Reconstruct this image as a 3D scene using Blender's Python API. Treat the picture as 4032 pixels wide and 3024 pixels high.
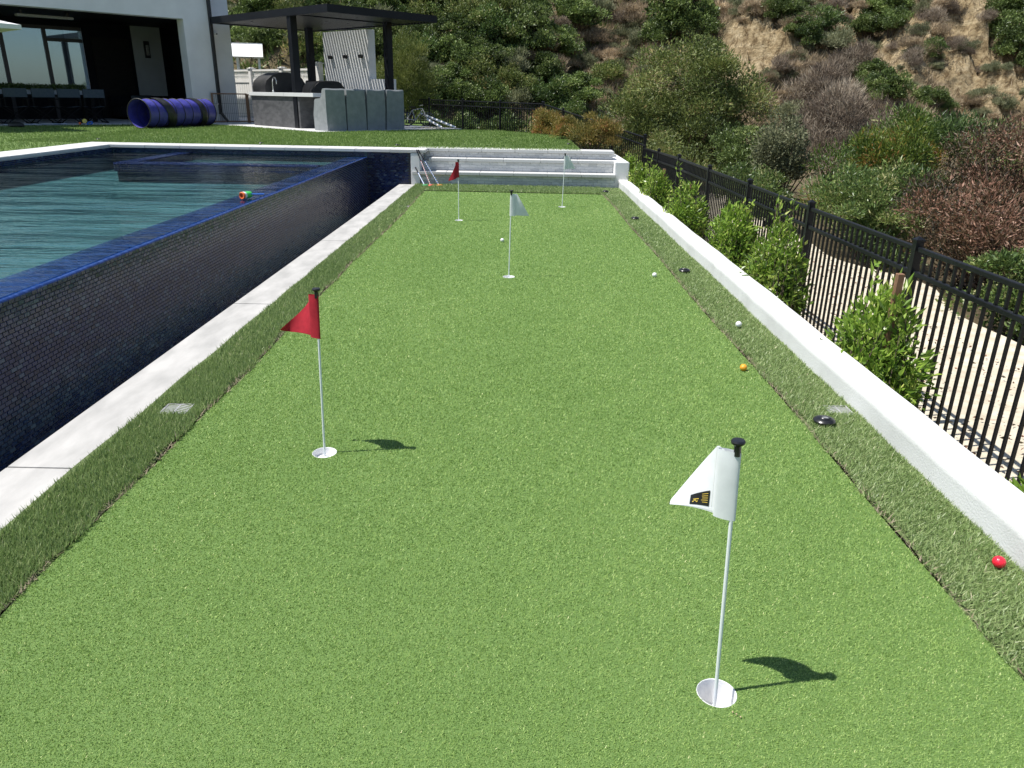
import bpy, bmesh, math, random
import numpy as np
from mathutils import Vector, Matrix

# ------------------------------------------------------------------ scene, camera, light
for o in list(bpy.data.objects):
    bpy.data.objects.remove(o, do_unlink=True)
scene = bpy.context.scene
COL = scene.collection
R = math.radians

CAM_H = 1.52
def camera_axes(yaw, pitch, roll):
    f = Vector((math.sin(yaw)*math.cos(pitch), math.cos(yaw)*math.cos(pitch), -math.sin(pitch)))
    r = Vector((math.cos(yaw), -math.sin(yaw), 0))
    d = f.cross(r)
    return math.cos(roll)*r - math.sin(roll)*d, math.cos(roll)*d + math.sin(roll)*r, f
cd = bpy.data.cameras.new('camera')
cam = bpy.data.objects.new('camera', cd)
COL.objects.link(cam)
rt, dn, fw = camera_axes(R(-.327), R(20.82), R(1.007))
cam.matrix_world = Matrix(((rt.x, -dn.x, -fw.x, 0), (rt.y, -dn.y, -fw.y, 0), (rt.z, -dn.z, -fw.z, CAM_H), (0, 0, 0, 1)))
cd.sensor_width = 36
cd.lens = 2984.5/4032*36
cd.clip_start = .05
cd.clip_end = 2000
scene.camera = cam

world = bpy.data.worlds.new('World')
scene.world = world
world.use_nodes = True
wn = world.node_tree
bg = wn.nodes['Background']
sky = wn.nodes.new('ShaderNodeTexSky')
sky.sky_type = 'NISHITA'
sky.sun_disc = False
sky.sun_elevation = R(63.5)
sky.sun_rotation = R(260)
sky.air_density = 1.0
sky.dust_density = .6
sky.ozone_density = 1.2
wn.links.new(sky.outputs[0], bg.inputs[0])
bg.inputs[1].default_value = .085

sd = bpy.data.lights.new('sun', 'SUN')
sd.energy = 4.6
sd.angle = R(.53)
sd.color = (1, .965, .91)
sun = bpy.data.objects.new('sun', sd)
COL.objects.link(sun)
sun.rotation_euler = Vector((.372, .066, -.757)).to_track_quat('-Z', 'Y').to_euler()

scene.view_settings.view_transform = 'Standard'
scene.view_settings.look = 'None'
scene.view_settings.exposure = 0.6
scene.view_settings.gamma = 1
scene.view_settings.use_curve_mapping = False
scene.render.engine = 'CYCLES'
scene.cycles.max_bounces = 8
scene.cycles.transparent_max_bounces = 12
scene.cycles.caustics_reflective = False
scene.cycles.caustics_refractive = False
rng = np.random.default_rng(11)
random.seed(5)

# ------------------------------------------------------------------ helpers
def tag(o, label=None, cat=None, group=None, kind=None):
    if label: o['label'] = label
    if cat: o['category'] = cat
    if group: o['group'] = group
    if kind: o['kind'] = kind
    return o
def thing(name, label, cat, loc=(0, 0, 0), rz=0.0, group=None):
    o = bpy.data.objects.new(name, None)
    COL.objects.link(o)
    o.empty_display_size = .1
    o.location = loc
    o.rotation_euler = (0, 0, rz)
    return tag(o, label, cat, group)
def copy_tree(o, parent=None):
    c = o.copy()
    COL.objects.link(c)
    c.parent = parent
    for ch in list(o.children):
        copy_tree(ch, c)
    return c

class MB:
    """collects shapes, builds ONE mesh"""
    def __init__(s):
        s.v = []; s.f = []
    def add(s, vs, fs):
        n = len(s.v)
        s.v += [tuple(p) for p in vs]
        s.f += [tuple(i+n for i in q) for q in fs]
        return s
    def box(s, x0, x1, y0, y1, z0, z1):
        s.add([(x0,y0,z0),(x1,y0,z0),(x1,y1,z0),(x0,y1,z0),(x0,y0,z1),(x1,y0,z1),(x1,y1,z1),(x0,y1,z1)],
              [(0,3,2,1),(4,5,6,7),(0,1,5,4),(1,2,6,5),(2,3,7,6),(3,0,4,7)])
        return s
    def bar(s, a, b, wx, wz=None, up=(0, 0, 1)):
        """box bar from a to b, section wx (sideways) by wz (along up)"""
        a = Vector(a); b = Vector(b); wz = wz or wx
        d = (b-a).normalized(); u = Vector(up)
        if abs(d.dot(u)) > .98: u = Vector((1, 0, 0))
        sx = d.cross(u).normalized()*wx/2; sz = sx.cross(d).normalized()*wz/2
        vs = [p+q for p in (a, b) for q in (-sx-sz, sx-sz, sx+sz, -sx+sz)]
        s.add(vs, [(3,2,1,0),(4,5,6,7),(0,1,5,4),(1,2,6,5),(2,3,7,6),(3,0,4,7)])
        return s
    def tube(s, pts, r, n=8, cap=True):
        pts = [Vector(p) for p in pts]
        rs = r if isinstance(r, (list, tuple)) else [r]*len(pts)
        base = len(s.v); last = None
        for i, p in enumerate(pts):
            d = (pts[min(i+1, len(pts)-1)]-pts[max(i-1, 0)]).normalized()
            u = last if last is not None else (Vector((0, 0, 1)) if abs(d.z) < .9 else Vector((1, 0, 0)))
            sx = d.cross(u).normalized(); sy = sx.cross(d).normalized(); last = sy
            for k in range(n):
                t = 2*math.pi*k/n
                s.v.append(tuple(p+(sx*math.cos(t)+sy*math.sin(t))*rs[i]))
        for i in range(len(pts)-1):
            for k in range(n):
                a = base+i*n+k; b = base+i*n+(k+1) % n
                s.f.append((a, b, b+n, a+n))
        if cap:
            s.f.append(tuple(base+k for k in range(n))[::-1])
            e = base+(len(pts)-1)*n
            s.f.append(tuple(e+k for k in range(n)))
        return s
    def lathe(s, prof, c=(0, 0, 0), n=24, axis='z'):
        base = len(s.v)
        for r, z in prof:
            for k in range(n):
                t = 2*math.pi*k/n
                p = (r*math.cos(t), r*math.sin(t), z)
                if axis == 'y': p = (p[0], p[2], p[1])
                if axis == 'x': p = (p[2], p[0], p[1])
                s.v.append((p[0]+c[0], p[1]+c[1], p[2]+c[2]))
        for i in range(len(prof)-1):
            for k in range(n):
                a = base+i*n+k; b = base+i*n+(k+1) % n
                s.f.append((a, b, b+n, a+n))
        return s
    def sheet(s, fn, nu, nv):
        base = len(s.v)
        for j in range(nv+1):
            for i in range(nu+1):
                s.v.append(tuple(fn(i/nu, j/nv)))
        for j in range(nv):
            for i in range(nu):
                a = base+j*(nu+1)+i
                s.f.append((a, a+1, a+nu+2, a+nu+1))
        return s
    def prism(s, poly, z0, z1):
        n = len(poly)
        s.add([(x, y, z0) for x, y in poly]+[(x, y, z1) for x, y in poly],
              [tuple(range(n))[::-1], tuple(range(n, 2*n))]+[(i, (i+1) % n, n+(i+1) % n, n+i) for i in range(n)])
        return s
    def mesh(s, name, mats, smooth=False, bevel=0, weld=False, segs=2):
        me = bpy.data.meshes.new(name)
        me.from_pydata(s.v, [], s.f)
        if bevel or weld or smooth:
            bm = bmesh.new(); bm.from_mesh(me)
            bmesh.ops.remove_doubles(bm, verts=bm.verts, dist=1e-5)
            if bevel:
                ed = [e for e in bm.edges if len(e.link_faces) == 2 and e.calc_face_angle(0) > .6]
                bmesh.ops.bevel(bm, geom=ed, offset=bevel, segments=segs, affect='EDGES', clamp_overlap=True)
            bmesh.ops.recalc_face_normals(bm, faces=bm.faces)
            bm.to_mesh(me); bm.free()
        for m in (mats if isinstance(mats, (list, tuple)) else [mats]):
            me.materials.append(m)
        if smooth:
            me.polygons.foreach_set('use_smooth', [True]*len(me.polygons))
            if smooth != 'all':
                try: me.set_sharp_from_angle(angle=R(35))
                except Exception: pass
        return me
    def build(s, name, mat, parent=None, world=False, **kw):
        if world and parent is not None:
            root = parent
            while root.parent is not None: root = root.parent
            ax = root.location; a = -root.rotation_euler[2]; c, sn = math.cos(a), math.sin(a)
            s.v = [((x-ax.x)*c-(y-ax.y)*sn, (x-ax.x)*sn+(y-ax.y)*c, z-ax.z) for x, y, z in s.v]
        o = bpy.data.objects.new(name, s.mesh(name, mat, **kw))
        COL.objects.link(o)
        if parent is not None: o.parent = parent
        return o

def obj(name, me, parent=None, loc=None, rot=None, scale=None):
    o = bpy.data.objects.new(name, me); COL.objects.link(o)
    if parent is not None: o.parent = parent
    if loc is not None: o.location = loc
    if rot is not None: o.rotation_euler = rot
    if scale is not None: o.scale = scale
    return o

def np_mesh(name, verts, faces, mat, tint=None, smooth=False):
    """faces (N,k) all with k corners, tint one float per face"""
    verts = np.ascontiguousarray(verts, dtype=np.float32); faces = np.ascontiguousarray(faces, dtype=np.int32)
    n, k = faces.shape
    me = bpy.data.meshes.new(name)
    me.vertices.add(len(verts)); me.vertices.foreach_set('co', verts.ravel())
    me.loops.add(n*k); me.loops.foreach_set('vertex_index', faces.ravel())
    me.polygons.add(n)
    me.polygons.foreach_set('loop_start', np.arange(n, dtype=np.int32)*k)
    try: me.polygons.foreach_set('loop_total', np.full(n, k, dtype=np.int32))
    except Exception: pass
    if tint is not None:
        at = me.attributes.new('tint', 'FLOAT', 'FACE')
        at.data.foreach_set('value', np.ascontiguousarray(tint, dtype=np.float32))
    me.update(calc_edges=True)
    me.validate()
    me.polygons.foreach_set('use_smooth', np.full(n, bool(smooth)))
    me.materials.append(mat)
    return me

# ------------------------------------------------------------------ materials
def new_mat(name):
    m = bpy.data.materials.new(name); m.use_nodes = True
    nt = m.node_tree
    return m, nt, nt.nodes['Principled BSDF'], nt.nodes['Material Output']
def nd(nt, t, **kw):
    n = nt.nodes.new(t)
    for k, v in kw.items():
        if k in n.inputs: n.inputs[k].default_value = v
        else: setattr(n, k, v)
    return n
def ramp(nt, fac, stops):
    r = nt.nodes.new('ShaderNodeValToRGB')
    el = r.color_ramp.elements
    while len(el) < len(stops): el.new(.5)
    for e, (p, c) in zip(el, stops):
        e.position = p; e.color = (*c, 1)
    nt.links.new(fac, r.inputs[0])
    return r.outputs[0]
def coords(nt, scale=(1, 1, 1), kind='Object'):
    tc = nt.nodes.new('ShaderNodeTexCoord')
    mp = nt.nodes.new('ShaderNodeMapping'); mp.inputs['Scale'].default_value = scale
    nt.links.new(tc.outputs[kind], mp.inputs[0])
    return mp.outputs[0]
def geo_pos(nt, scale=(1, 1, 1)):
    g = nt.nodes.new('ShaderNodeNewGeometry')
    mp = nt.nodes.new('ShaderNodeMapping'); mp.inputs['Scale'].default_value = scale
    nt.links.new(g.outputs['Position'], mp.inputs[0])
    return mp.outputs[0]
def noise(nt, vec, scale, detail=4, rough=.55, out=0):
    n = nt.nodes.new('ShaderNodeTexNoise')
    n.inputs['Scale'].default_value = scale; n.inputs['Detail'].default_value = detail; n.inputs['Roughness'].default_value = rough
    if vec is not None: nt.links.new(vec, n.inputs['Vector'])
    return n.outputs[out]
def bump(nt, height, bsdf, strength=.3, dist=.01):
    b = nt.nodes.new('ShaderNodeBump')
    b.inputs['Strength'].default_value = strength; b.inputs['Distance'].default_value = dist
    nt.links.new(height, b.inputs['Height']); nt.links.new(b.outputs[0], bsdf.inputs['Normal'])
def mixc(nt, fac, a, b, mode='MIX'):
    m = nt.nodes.new('ShaderNodeMix'); m.data_type = 'RGBA'; m.blend_type = mode
    for s_, v in ((m.inputs[0], fac), (m.inputs[6], a), (m.inputs[7], b)):
        if hasattr(v, 'is_output'): nt.links.new(v, s_)
        else: s_.default_value = v if isinstance(v, (int, float)) else (*v, 1)
    return m.outputs[2]
def maths(nt, op, a, b=0.0):
    m = nt.nodes.new('ShaderNodeMath'); m.operation = op
    for s_, v in zip(m.inputs, (a, b)):
        if hasattr(v, 'is_output'): nt.links.new(v, s_)
        else: s_.default_value = v
    return m.outputs[0]
def surf(name, c1, c2, scale=4, rough=.7, bstr=.0, bscale=None, bdist=.005, spec=.5, metal=0, detail=6, lo=.35, hi=.65, stretch=(1, 1, 1)):
    m, nt, b, out = new_mat(name)
    v = geo_pos(nt, stretch)
    n = noise(nt, v, scale, detail)
    nt.links.new(ramp(nt, n, [(lo, c1), (hi, c2)]), b.inputs['Base Color'])
    b.inputs['Roughness'].default_value = rough
    b.inputs['Specular IOR Level'].default_value = spec
    b.inputs['Metallic'].default_value = metal
    if bstr: bump(nt, noise(nt, v, bscale or scale*8, 5), b, bstr, bdist)
    return m
def leaf_mat(name, stops, rough=.5, trans=.25, var=.35, spec=.4):
    m, nt, b, out = new_mat(name)
    at = nd(nt, 'ShaderNodeAttribute', attribute_name='tint')
    col = ramp(nt, at.outputs['Fac'], stops)
    oi = nt.nodes.new('ShaderNodeObjectInfo')
    val = maths(nt, 'ADD', maths(nt, 'MULTIPLY', oi.outputs['Random'], var), 1-var/2)
    hs = nt.nodes.new('ShaderNodeHueSaturation')
    nt.links.new(col, hs.inputs['Color']); nt.links.new(val, hs.inputs['Value'])
    nt.links.new(hs.outputs[0], b.inputs['Base Color'])
    b.inputs['Roughness'].default_value = rough
    b.inputs['Specular IOR Level'].default_value = spec
    if trans:
        tr = nt.nodes.new('ShaderNodeBsdfTranslucent'); nt.links.new(hs.outputs[0], tr.inputs[0])
        mx = nt.nodes.new('ShaderNodeMixShader'); mx.inputs[0].default_value = trans
        nt.links.new(b.outputs[0], mx.inputs[1]); nt.links.new(tr.outputs[0], mx.inputs[2])
        nt.links.new(mx.outputs[0], out.inputs[0])
    return m
def tint_mat(name, stops, rough=.4, spec=.5, bstr=0, bscale=60, coat=0):
    """colour by the piece's own random number (shared meshes) plus its face tint (joined meshes)"""
    m, nt, b, out = new_mat(name)
    at = nd(nt, 'ShaderNodeAttribute', attribute_name='tint')
    oi = nt.nodes.new('ShaderNodeObjectInfo')
    t = maths(nt, 'FRACT', maths(nt, 'ADD', at.outputs['Fac'], oi.outputs['Random']))
    nt.links.new(ramp(nt, t, stops), b.inputs['Base Color'])
    b.inputs['Roughness'].default_value = rough; b.inputs['Specular IOR Level'].default_value = spec
    if coat: b.inputs['Coat Weight'].default_value = coat; b.inputs['Coat Roughness'].default_value = .05
    if bstr: bump(nt, noise(nt, geo_pos(nt), bscale, 4), b, bstr, .003)
    return m

M = {}
M['plaster'] = surf('white_plaster', (.74, .74, .73), (.8, .8, .79), 2.2, .85, .12, 90, .002)
M['curb'] = surf('white_curb_stone', (.6, .6, .59), (.74, .74, .735), 1.7, .7, .45, 110, .004, lo=.3, hi=.55, detail=14)
M['marble'] = surf('pale_marble', (.6, .61, .61), (.72, .72, .71), 5, .5, .05, 40, .001)
M['concrete'] = surf('pale_concrete', (0.3274, 0.3221, 0.3062), (0.4541, 0.4435, 0.4224), 7, .8, .25, 120, .003, stretch=(1, .35, 1), detail=14)
M['patio'] = surf('patio_stone', (.5, .5, .49), (.6, .6, .59), 1.5, .7)
M['black_metal'] = surf('black_metal', (.012, .012, .014), (.02, .02, .022), 12, .42, .05, 200, .001)
M['fence_black'] = surf('black_fence_paint', (.005, .0055, .007), (.012, .0125, .015), 60, .42, .1, 300, .001, spec=.35, lo=.45, hi=.8)
M['roof_black'] = surf('charcoal_roof_metal', (.005, .006, .009), (.008, .009, .013), 3, .5, spec=.25)
M['soffit'] = surf('soffit_slats', (.022, .022, .023), (.034, .034, .034), 3, .4, spec=.35, stretch=(6, 1, 1))
M['white_paint'] = surf('white_paint', (.78, .78, .77), (.82, .82, .81), 6, .45)
M['white_vinyl'] = surf('white_vinyl', (.76, .74, .69), (.8, .78, .74), 2, .5)
M['dark_island'] = surf('dark_plaster_cladding', (.055, .056, .06), (.10, .10, .105), 5, .6, .1, 30, .002, stretch=(1, 1, 2), detail=8)
M['counter'] = surf('white_quartz', (0.629, 0.629, 0.629), (0.68, 0.68, 0.68), 3, .25)
M['black_cover'] = surf('black_vinyl_cover', (.008, .008, .009), (.014, .014, .015), 9, .55, .3, 14, .01)
M['grey_cover'] = surf('grey_fabric_cover', (.2, .215, .225), (.25, .265, .275), 7, .85, .35, 9, .02)
M['steel'] = surf('brushed_steel', (.55, .56, .57), (.62, .63, .64), 30, .25, metal=1)
M['dark_wood'] = surf('dark_wood', (.006, .006, .006), (.012, .011, .010), 4, .6, spec=.15, stretch=(1, 1, 8))
M['brown_wood'] = surf('brown_wood', (.16, .085, .045), (.25, .14, .08), 18, .7, .2, 60, .002, stretch=(6, 6, 1))
M['interior_dark'] = surf('dark_interior', (.006, .0065, .009), (.01, .011, .014), 2, .8, spec=.1)
M['interior_grey'] = surf('grey_interior_plaster', (.3, .32, .33), (.34, .36, .37), 2, .8)
M['canvas_teal'] = surf('slate_canvas', (.05, .07, .085), (.07, .09, .105), 20, .85)
M['purple'] = surf('violet_nylon', (.045, .045, .27), (.07, .066, .34), 5, .45, .5, 9, .03)
M['black_nylon'] = surf('black_nylon', (.01, .01, .012), (.02, .02, .022), 9, .5, .4, 12, .02)
M['pool_plaster'] = surf('pool_plaster', (0.03762, 0.08316, 0.09355), (0.09405, 0.1559, 0.1629), .8, .9, detail=9)
M['trench'] = surf('dark_basin_plaster', (.01, .014, .022), (.018, .024, .034), 3, .5)
M['grout'] = surf('dark_grout', (0.0072, 0.01296, 0.0336), (0.012, 0.02016, 0.048), 12, .8)
M['grout_light'] = surf('pale_grout', (.5, .5, .49), (.58, .58, .57), 12, .9)
M['tile'] = tint_mat('blue_glass_tile', [(0, (0.001687, 0.006438, 0.03794)), (.4, (0.003713, 0.01288, 0.06746)), (.7, (0.007425, 0.02039, 0.08432)), (.9, (0.02025, 0.03756, 0.08432)), (1, (0.05738, 0.09121, 0.1433))], .12, .5, .5, 80)
M['tile_ledge'] = tint_mat('wet_blue_ledge_tile', [(0, (.009, .03, .14)), (.5, (.016, .048, .2)), (1, (.035, .075, .26))], .16, .55, .08, 25)
M['tile_spa'] = tint_mat('dark_blue_spa_tile', [(0, (.005, .014, .06)), (.5, (.009, .022, .09)), (1, (.02, .04, .13))], .14, .6, .2, 25)
M['riser_tile'] = tint_mat('pale_stone_tile', [(0, (.46, .47, .48)), (.5, (.55, .56, .565)), (1, (.66, .66, .655))], .45, .4, .2, 50)
M['coping'] = tint_mat('pale_coping_stone', [(0, (0.51, 0.51, 0.4972)), (1, (0.595, 0.5907, 0.578))], .6, .4, .15, 60)
M['red_cloth'] = surf('red_cloth', (.36, .008, .022), (.45, .014, .03), 40, .8, .15, 300, .001)
M['white_cloth'] = surf('white_cloth', (.76, .78, .79), (.82, .84, .85), 30, .8, .15, 300, .001)
M['canopy_cloth'] = surf('white_canopy_cloth', (.7, .71, .71), (.76, .77, .77), 30, .8)
for k_, tr_ in (('white_cloth', (.8, .83, .84)), ('red_cloth', (.5, .02, .04))):
    nt_ = M[k_].node_tree; b_ = nt_.nodes['Principled BSDF']; t_ = nt_.nodes.new('ShaderNodeBsdfTranslucent'); t_.inputs[0].default_value = (*tr_, 1)
    x_ = nt_.nodes.new('ShaderNodeMixShader'); x_.inputs[0].default_value = .15
    nt_.links.new(b_.outputs[0], x_.inputs[1]); nt_.links.new(t_.outputs[0], x_.inputs[2]); nt_.links.new(x_.outputs[0], nt_.nodes['Material Output'].inputs[0])
M['pole_white'] = surf('white_fibreglass', (.74, .78, .79), (.8, .82, .83), 20, .35)
M['black_plastic'] = surf('black_plastic', (.012, .012, .013), (.02, .02, .021), 20, .28)
M['cup_white'] = surf('white_cup_plastic', (.74, .74, .74), (.8, .8, .8), 20, .7)
M['gold'] = surf('gold_print', (.6, .42, .06), (.7, .5, .1), 40, .5)
M['label_yellow'] = surf('yellow_label', (.75, .6, .05), (.82, .68, .1), 40, .5)
M['grate'] = surf('grey_grate_plastic', (0.2722, 0.2722, 0.2797), (0.3478, 0.3478, 0.3553), 30, .5)
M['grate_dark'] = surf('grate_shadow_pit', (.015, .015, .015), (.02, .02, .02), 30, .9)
M['pebble'] = surf('tan_pebble', (.4, .28, .16), (.5, .38, .24), 40, .8)
def plain(name, c, rough=.45):
    return surf(name, tuple(x*.92 for x in c), c, 25, rough)
M['ball_white'] = plain('white_ball', (.78, .78, .77), .3)
M['ball_orange'] = plain('amber_ball', (.8, .36, .03), .3)
M['ball_red'] = plain('red_ball', (.78, .02, .045), .25)
M['toy_green'] = plain('green_plastic', (.07, .6, .12), .3)
M['toy_orange'] = plain('orange_plastic', (.85, .16, .03), .3)
M['toy_blue'] = plain('blue_plastic', (.02, .16, .65), .3)
M['toy_yellow'] = plain('yellow_plastic', (.8, .65, .12), .3)
M['club_pink'] = plain('coral_rubber', (.8, .12, .1), .4)
M['club_green'] = plain('green_rubber', (.08, .38, .16), .4)
M['club_orange'] = plain('orange_rubber', (.85, .33, .06), .4)
M['slide_green'] = plain('dark_green_plastic', (.01, .1, .05), .35)
M['pattern_rug'] = surf('patterned_rug', (.3, .36, .45), (.6, .63, .66), 9, .9, lo=.45, hi=.55)
M['bark'] = surf('bark', (.07, .05, .035), (.14, .10, .075), 12, .9, .4, 40, .01, stretch=(1, 1, .3))
M['light_glass'] = surf('lens_glass', (.2, .2, .2), (.3, .3, .3), 20, .1)

def glass_mat(name, tint, glossw, rough=.02):
    m, nt, b, out = new_mat(name)
    fr = nd(nt, 'ShaderNodeFresnel'); fr.inputs['IOR'].default_value = 1.5
    tr = nt.nodes.new('ShaderNodeBsdfTransparent'); tr.inputs[0].default_value = (*tint, 1)
    gl = nt.nodes.new('ShaderNodeBsdfGlossy'); gl.inputs['Roughness'].default_value = rough; gl.inputs[0].default_value = (.42, .55, .66, 1)
    mx = nt.nodes.new('ShaderNodeMixShader')
    nt.links.new(maths(nt, 'ADD', fr.outputs[0], glossw), mx.inputs[0])
    nt.links.new(tr.outputs[0], mx.inputs[1]); nt.links.new(gl.outputs[0], mx.inputs[2])
    nt.links.new(mx.outputs[0], out.inputs[0])
    return m
M['glass'] = glass_mat('window_glass', (.8, .88, .92), .3)

def water_mat():
    m, nt, b, out = new_mat('pool_water')
    v = geo_pos(nt, (.42, 1.35, 1))
    n1 = noise(nt, v, .95, 4, .5); n2 = noise(nt, geo_pos(nt, (.9, 2.4, 1)), 7, 3, .5)
    h = maths(nt, 'ADD', n1, maths(nt, 'MULTIPLY', n2, .09))
    bp = nt.nodes.new('ShaderNodeBump'); bp.inputs['Strength'].default_value = .75; bp.inputs['Distance'].default_value = .15
    nt.links.new(h, bp.inputs['Height'])
    fr = nd(nt, 'ShaderNodeFresnel'); fr.inputs['IOR'].default_value = 1.33
    nt.links.new(bp.outputs[0], fr.inputs['Normal'])
    tr = nt.nodes.new('ShaderNodeBsdfTransparent'); tr.inputs[0].default_value = (.62, .88, .9, 1)
    gl = nt.nodes.new('ShaderNodeBsdfGlossy'); gl.inputs['Roughness'].default_value = .03
    nt.links.new(bp.outputs[0], gl.inputs['Normal'])
    mx = nt.nodes.new('ShaderNodeMixShader')
    nt.links.new(fr.outputs[0], mx.inputs[0]); nt.links.new(tr.outputs[0], mx.inputs[1]); nt.links.new(gl.outputs[0], mx.inputs[2])
    nt.links.new(mx.outputs[0], out.inputs[0])
    return m
M['water'] = water_mat()

def turf_mat(name, stops, fine, coarse, rough=.75, bs=.5):
    m, nt, b, out = new_mat(name)
    v = geo_pos(nt)
    n = noise(nt, v, fine, 3, .6)
    c = ramp(nt, n, stops)
    big = noise(nt, geo_pos(nt), coarse, 4)
    c2 = mixc(nt, maths(nt, 'MULTIPLY', big, .5), c, (.6, .7, .45), 'MULTIPLY')
    nt.links.new(c2, b.inputs['Base Color'])
    b.inputs['Roughness'].default_value = rough; b.inputs['Specular IOR Level'].default_value = .25
    bump(nt, n, b, bs, .006)
    return m
M['green_base'] = turf_mat('putting_turf_base', [(.3, (0.05631, 0.1111, 0.02686)), (.5, (0.122, 0.2063, 0.05532)), (.7, (0.2252, 0.3096, 0.1067))], 330, 1.2)
M['green_blade'] = leaf_mat('putting_turf_fibre', [(0, (0.1059, 0.2232, 0.04599)), (.5, (0.2851, 0.4266, 0.1149)), (.85, (0.4726, 0.6039, 0.2107)), (1, (0.8146, 0.814, 0.4214))], .5, .3, 0, .3)
M['lawn_base'] = turf_mat('lawn_turf_base', [(.3, (.05, .09, .022)), (.5, (.11, .17, .045)), (.7, (.2, .27, .09))], 60, .8)
M['lawn_blade'] = leaf_mat('lawn_blade', [(0, (0.08512, 0.1596, 0.03192)), (.5, (0.1756, 0.2713, 0.06916)), (.85, (0.2766, 0.3618, 0.1277)), (1, (0.4469, 0.4575, 0.2234))], .5, .3, 0, .3)
M['fringe_base'] = turf_mat('fringe_turf_base', [(.3, (0.06, 0.084, 0.03)), (.5, (0.108, 0.144, 0.054)), (.7, (0.168, 0.204, 0.09))], 120, .8)
M['fringe_blade'] = leaf_mat('fringe_blade', [(0, (0.09679, 0.1632, 0.05078)), (.45, (0.2212, 0.3196, 0.1088)), (.8, (0.4011, 0.4897, 0.2176)), (.95, (0.6085, 0.6256, 0.3627)), (1, (0.8297, 0.7345, 0.5223))], .4, .35, 0, .45)
def sand_mat():
    m, nt, b, out = new_mat('sandy_path')
    v = geo_pos(nt)
    c = ramp(nt, noise(nt, v, 9, 8), [(.35, (.44, .385, .285)), (.65, (.6, .54, .42))])
    sp = noise(nt, v, 55, 3)
    c2 = mixc(nt, ramp(nt, sp, [(.66, (0, 0, 0)), (.74, (.7, .7, .7))]), c, (.2, .1, .06))
    nt.links.new(c2, b.inputs['Base Color']); b.inputs['Roughness'].default_value = .9
    bump(nt, noise(nt, v, 70, 5), b, .4, .01)
    return m
M['sand'] = sand_mat()
M['soil'] = surf('planting_soil', (.1, .075, .05), (.2, .15, .1), 9, .95, .6, 40, .03)
def hill_mat():
    m, nt, b, out = new_mat('hillside_ground')
    v = geo_pos(nt)
    scrub = ramp(nt, noise(nt, v, .9, 8, .65), [(.3, (.12, .105, .06)), (.5, (.25, .2, .12)), (.7, (.4, .32, .2))])
    stone = ramp(nt, noise(nt, geo_pos(nt, (1, 1, 2.2)), 1.6, 10, .7), [(.3, (.2, .135, .07)), (.46, (.46, .35, .2)), (.6, (.66, .53, .33)), (.8, (.74, .63, .44))])
    crk = ramp(nt, noise(nt, geo_pos(nt, (2.4, 2.4, .55)), 1.5, 9, .72), [(.38, (.28, .24, .2)), (.5, (1, 1, 1))])
    stone = mixc(nt, .85, stone, crk, 'MULTIPLY')
    at = nd(nt, 'ShaderNodeAttribute', attribute_name='bare')
    f = maths(nt, 'ADD', at.outputs['Fac'], maths(nt, 'MULTIPLY', maths(nt, 'SUBTRACT', noise(nt, v, 1.3, 8, .7), .5), 1.3))
    fr = ramp(nt, f, [(.42, (0, 0, 0)), (.58, (1, 1, 1))])
    nt.links.new(mixc(nt, fr, scrub, stone), b.inputs['Base Color'])
    b.inputs['Roughness'].default_value = .95; b.inputs['Specular IOR Level'].default_value = .1
    bump(nt, noise(nt, v, 3.2, 12, .75), b, 1.0, .5)
    return m
M['hill'] = hill_mat()
# foliage
M['leaf_oak'] = leaf_mat('dark_oak_leaf', [(0, (0.04633, 0.07426, 0.02184)), (.4, (0.1053, 0.1529, 0.03931)), (.8, (0.2, 0.273, 0.07644)), (1, (0.3791, 0.4368, 0.1747))], .45, .28, .5)
M['leaf_olive'] = leaf_mat('olive_leaf', [(0, (0.0652, 0.09149, 0.02614)), (.35, (0.1348, 0.175, 0.04356)), (.7, (0.2283, 0.2691, 0.07623)), (.9, (0.3043, 0.2691, 0.09801)), (1, (0.4347, 0.3498, 0.1525))], .5, .28, .3)
M['leaf_sage'] = leaf_mat('sage_leaf', [(0, (0.1006, 0.115, 0.06038)), (.5, (0.2013, 0.2156, 0.1121)), (1, (0.3737, 0.3809, 0.23))], .7, .28, .4)
M['leaf_dry'] = leaf_mat('dry_scrub', [(0, (0.1995, 0.1558, 0.1038)), (.5, (0.4191, 0.3293, 0.2196)), (1, (0.7585, 0.6188, 0.4191))], .8, .28, .4, .2)
M['leaf_mauve'] = leaf_mat('dry_mauve_twig', [(0, (0.1121, 0.08384, 0.06348)), (.5, (0.2542, 0.2018, 0.1521)), (1, (0.5083, 0.4347, 0.3306))], .8, .1, .2, .2)
M['leaf_green'] = leaf_mat('broad_green_leaf', [(0, (0.04002, 0.06979, 0.02201)), (.5, (0.1, 0.1628, 0.04035)), (.85, (0.21, 0.2558, 0.07337)), (1, (0.4002, 0.3877, 0.1834))], .4, .25, .3)
M['leaf_lime'] = leaf_mat('lime_green_leaf', [(0, (0.04725, 0.08775, 0.0162)), (.45, (0.1148, 0.1755, 0.027)), (.8, (0.2025, 0.2295, 0.0405)), (.95, (0.297, 0.2295, 0.04725)), (1, (0.324, 0.162, 0.04725))], .45, .3, .2)
M['leaf_rust'] = leaf_mat('russet_leaf', [(0, (0.0375, 0.03125, 0.02)), (.3, (0.09375, 0.075, 0.0375)), (.6, (0.175, 0.09375, 0.06)), (.85, (0.25, 0.1313, 0.0875)), (1, (0.425, 0.275, 0.2))], .55, .2, .2)
M['leaf_hedge'] = leaf_mat('glossy_hedge_leaf', [(0, (0.06875, 0.1344, 0.01696)), (.45, (0.168, 0.2835, 0.03391)), (.8, (0.3055, 0.4179, 0.07266)), (1, (0.55, 0.5969, 0.1574))], .32, .32, .25, .5)
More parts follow.
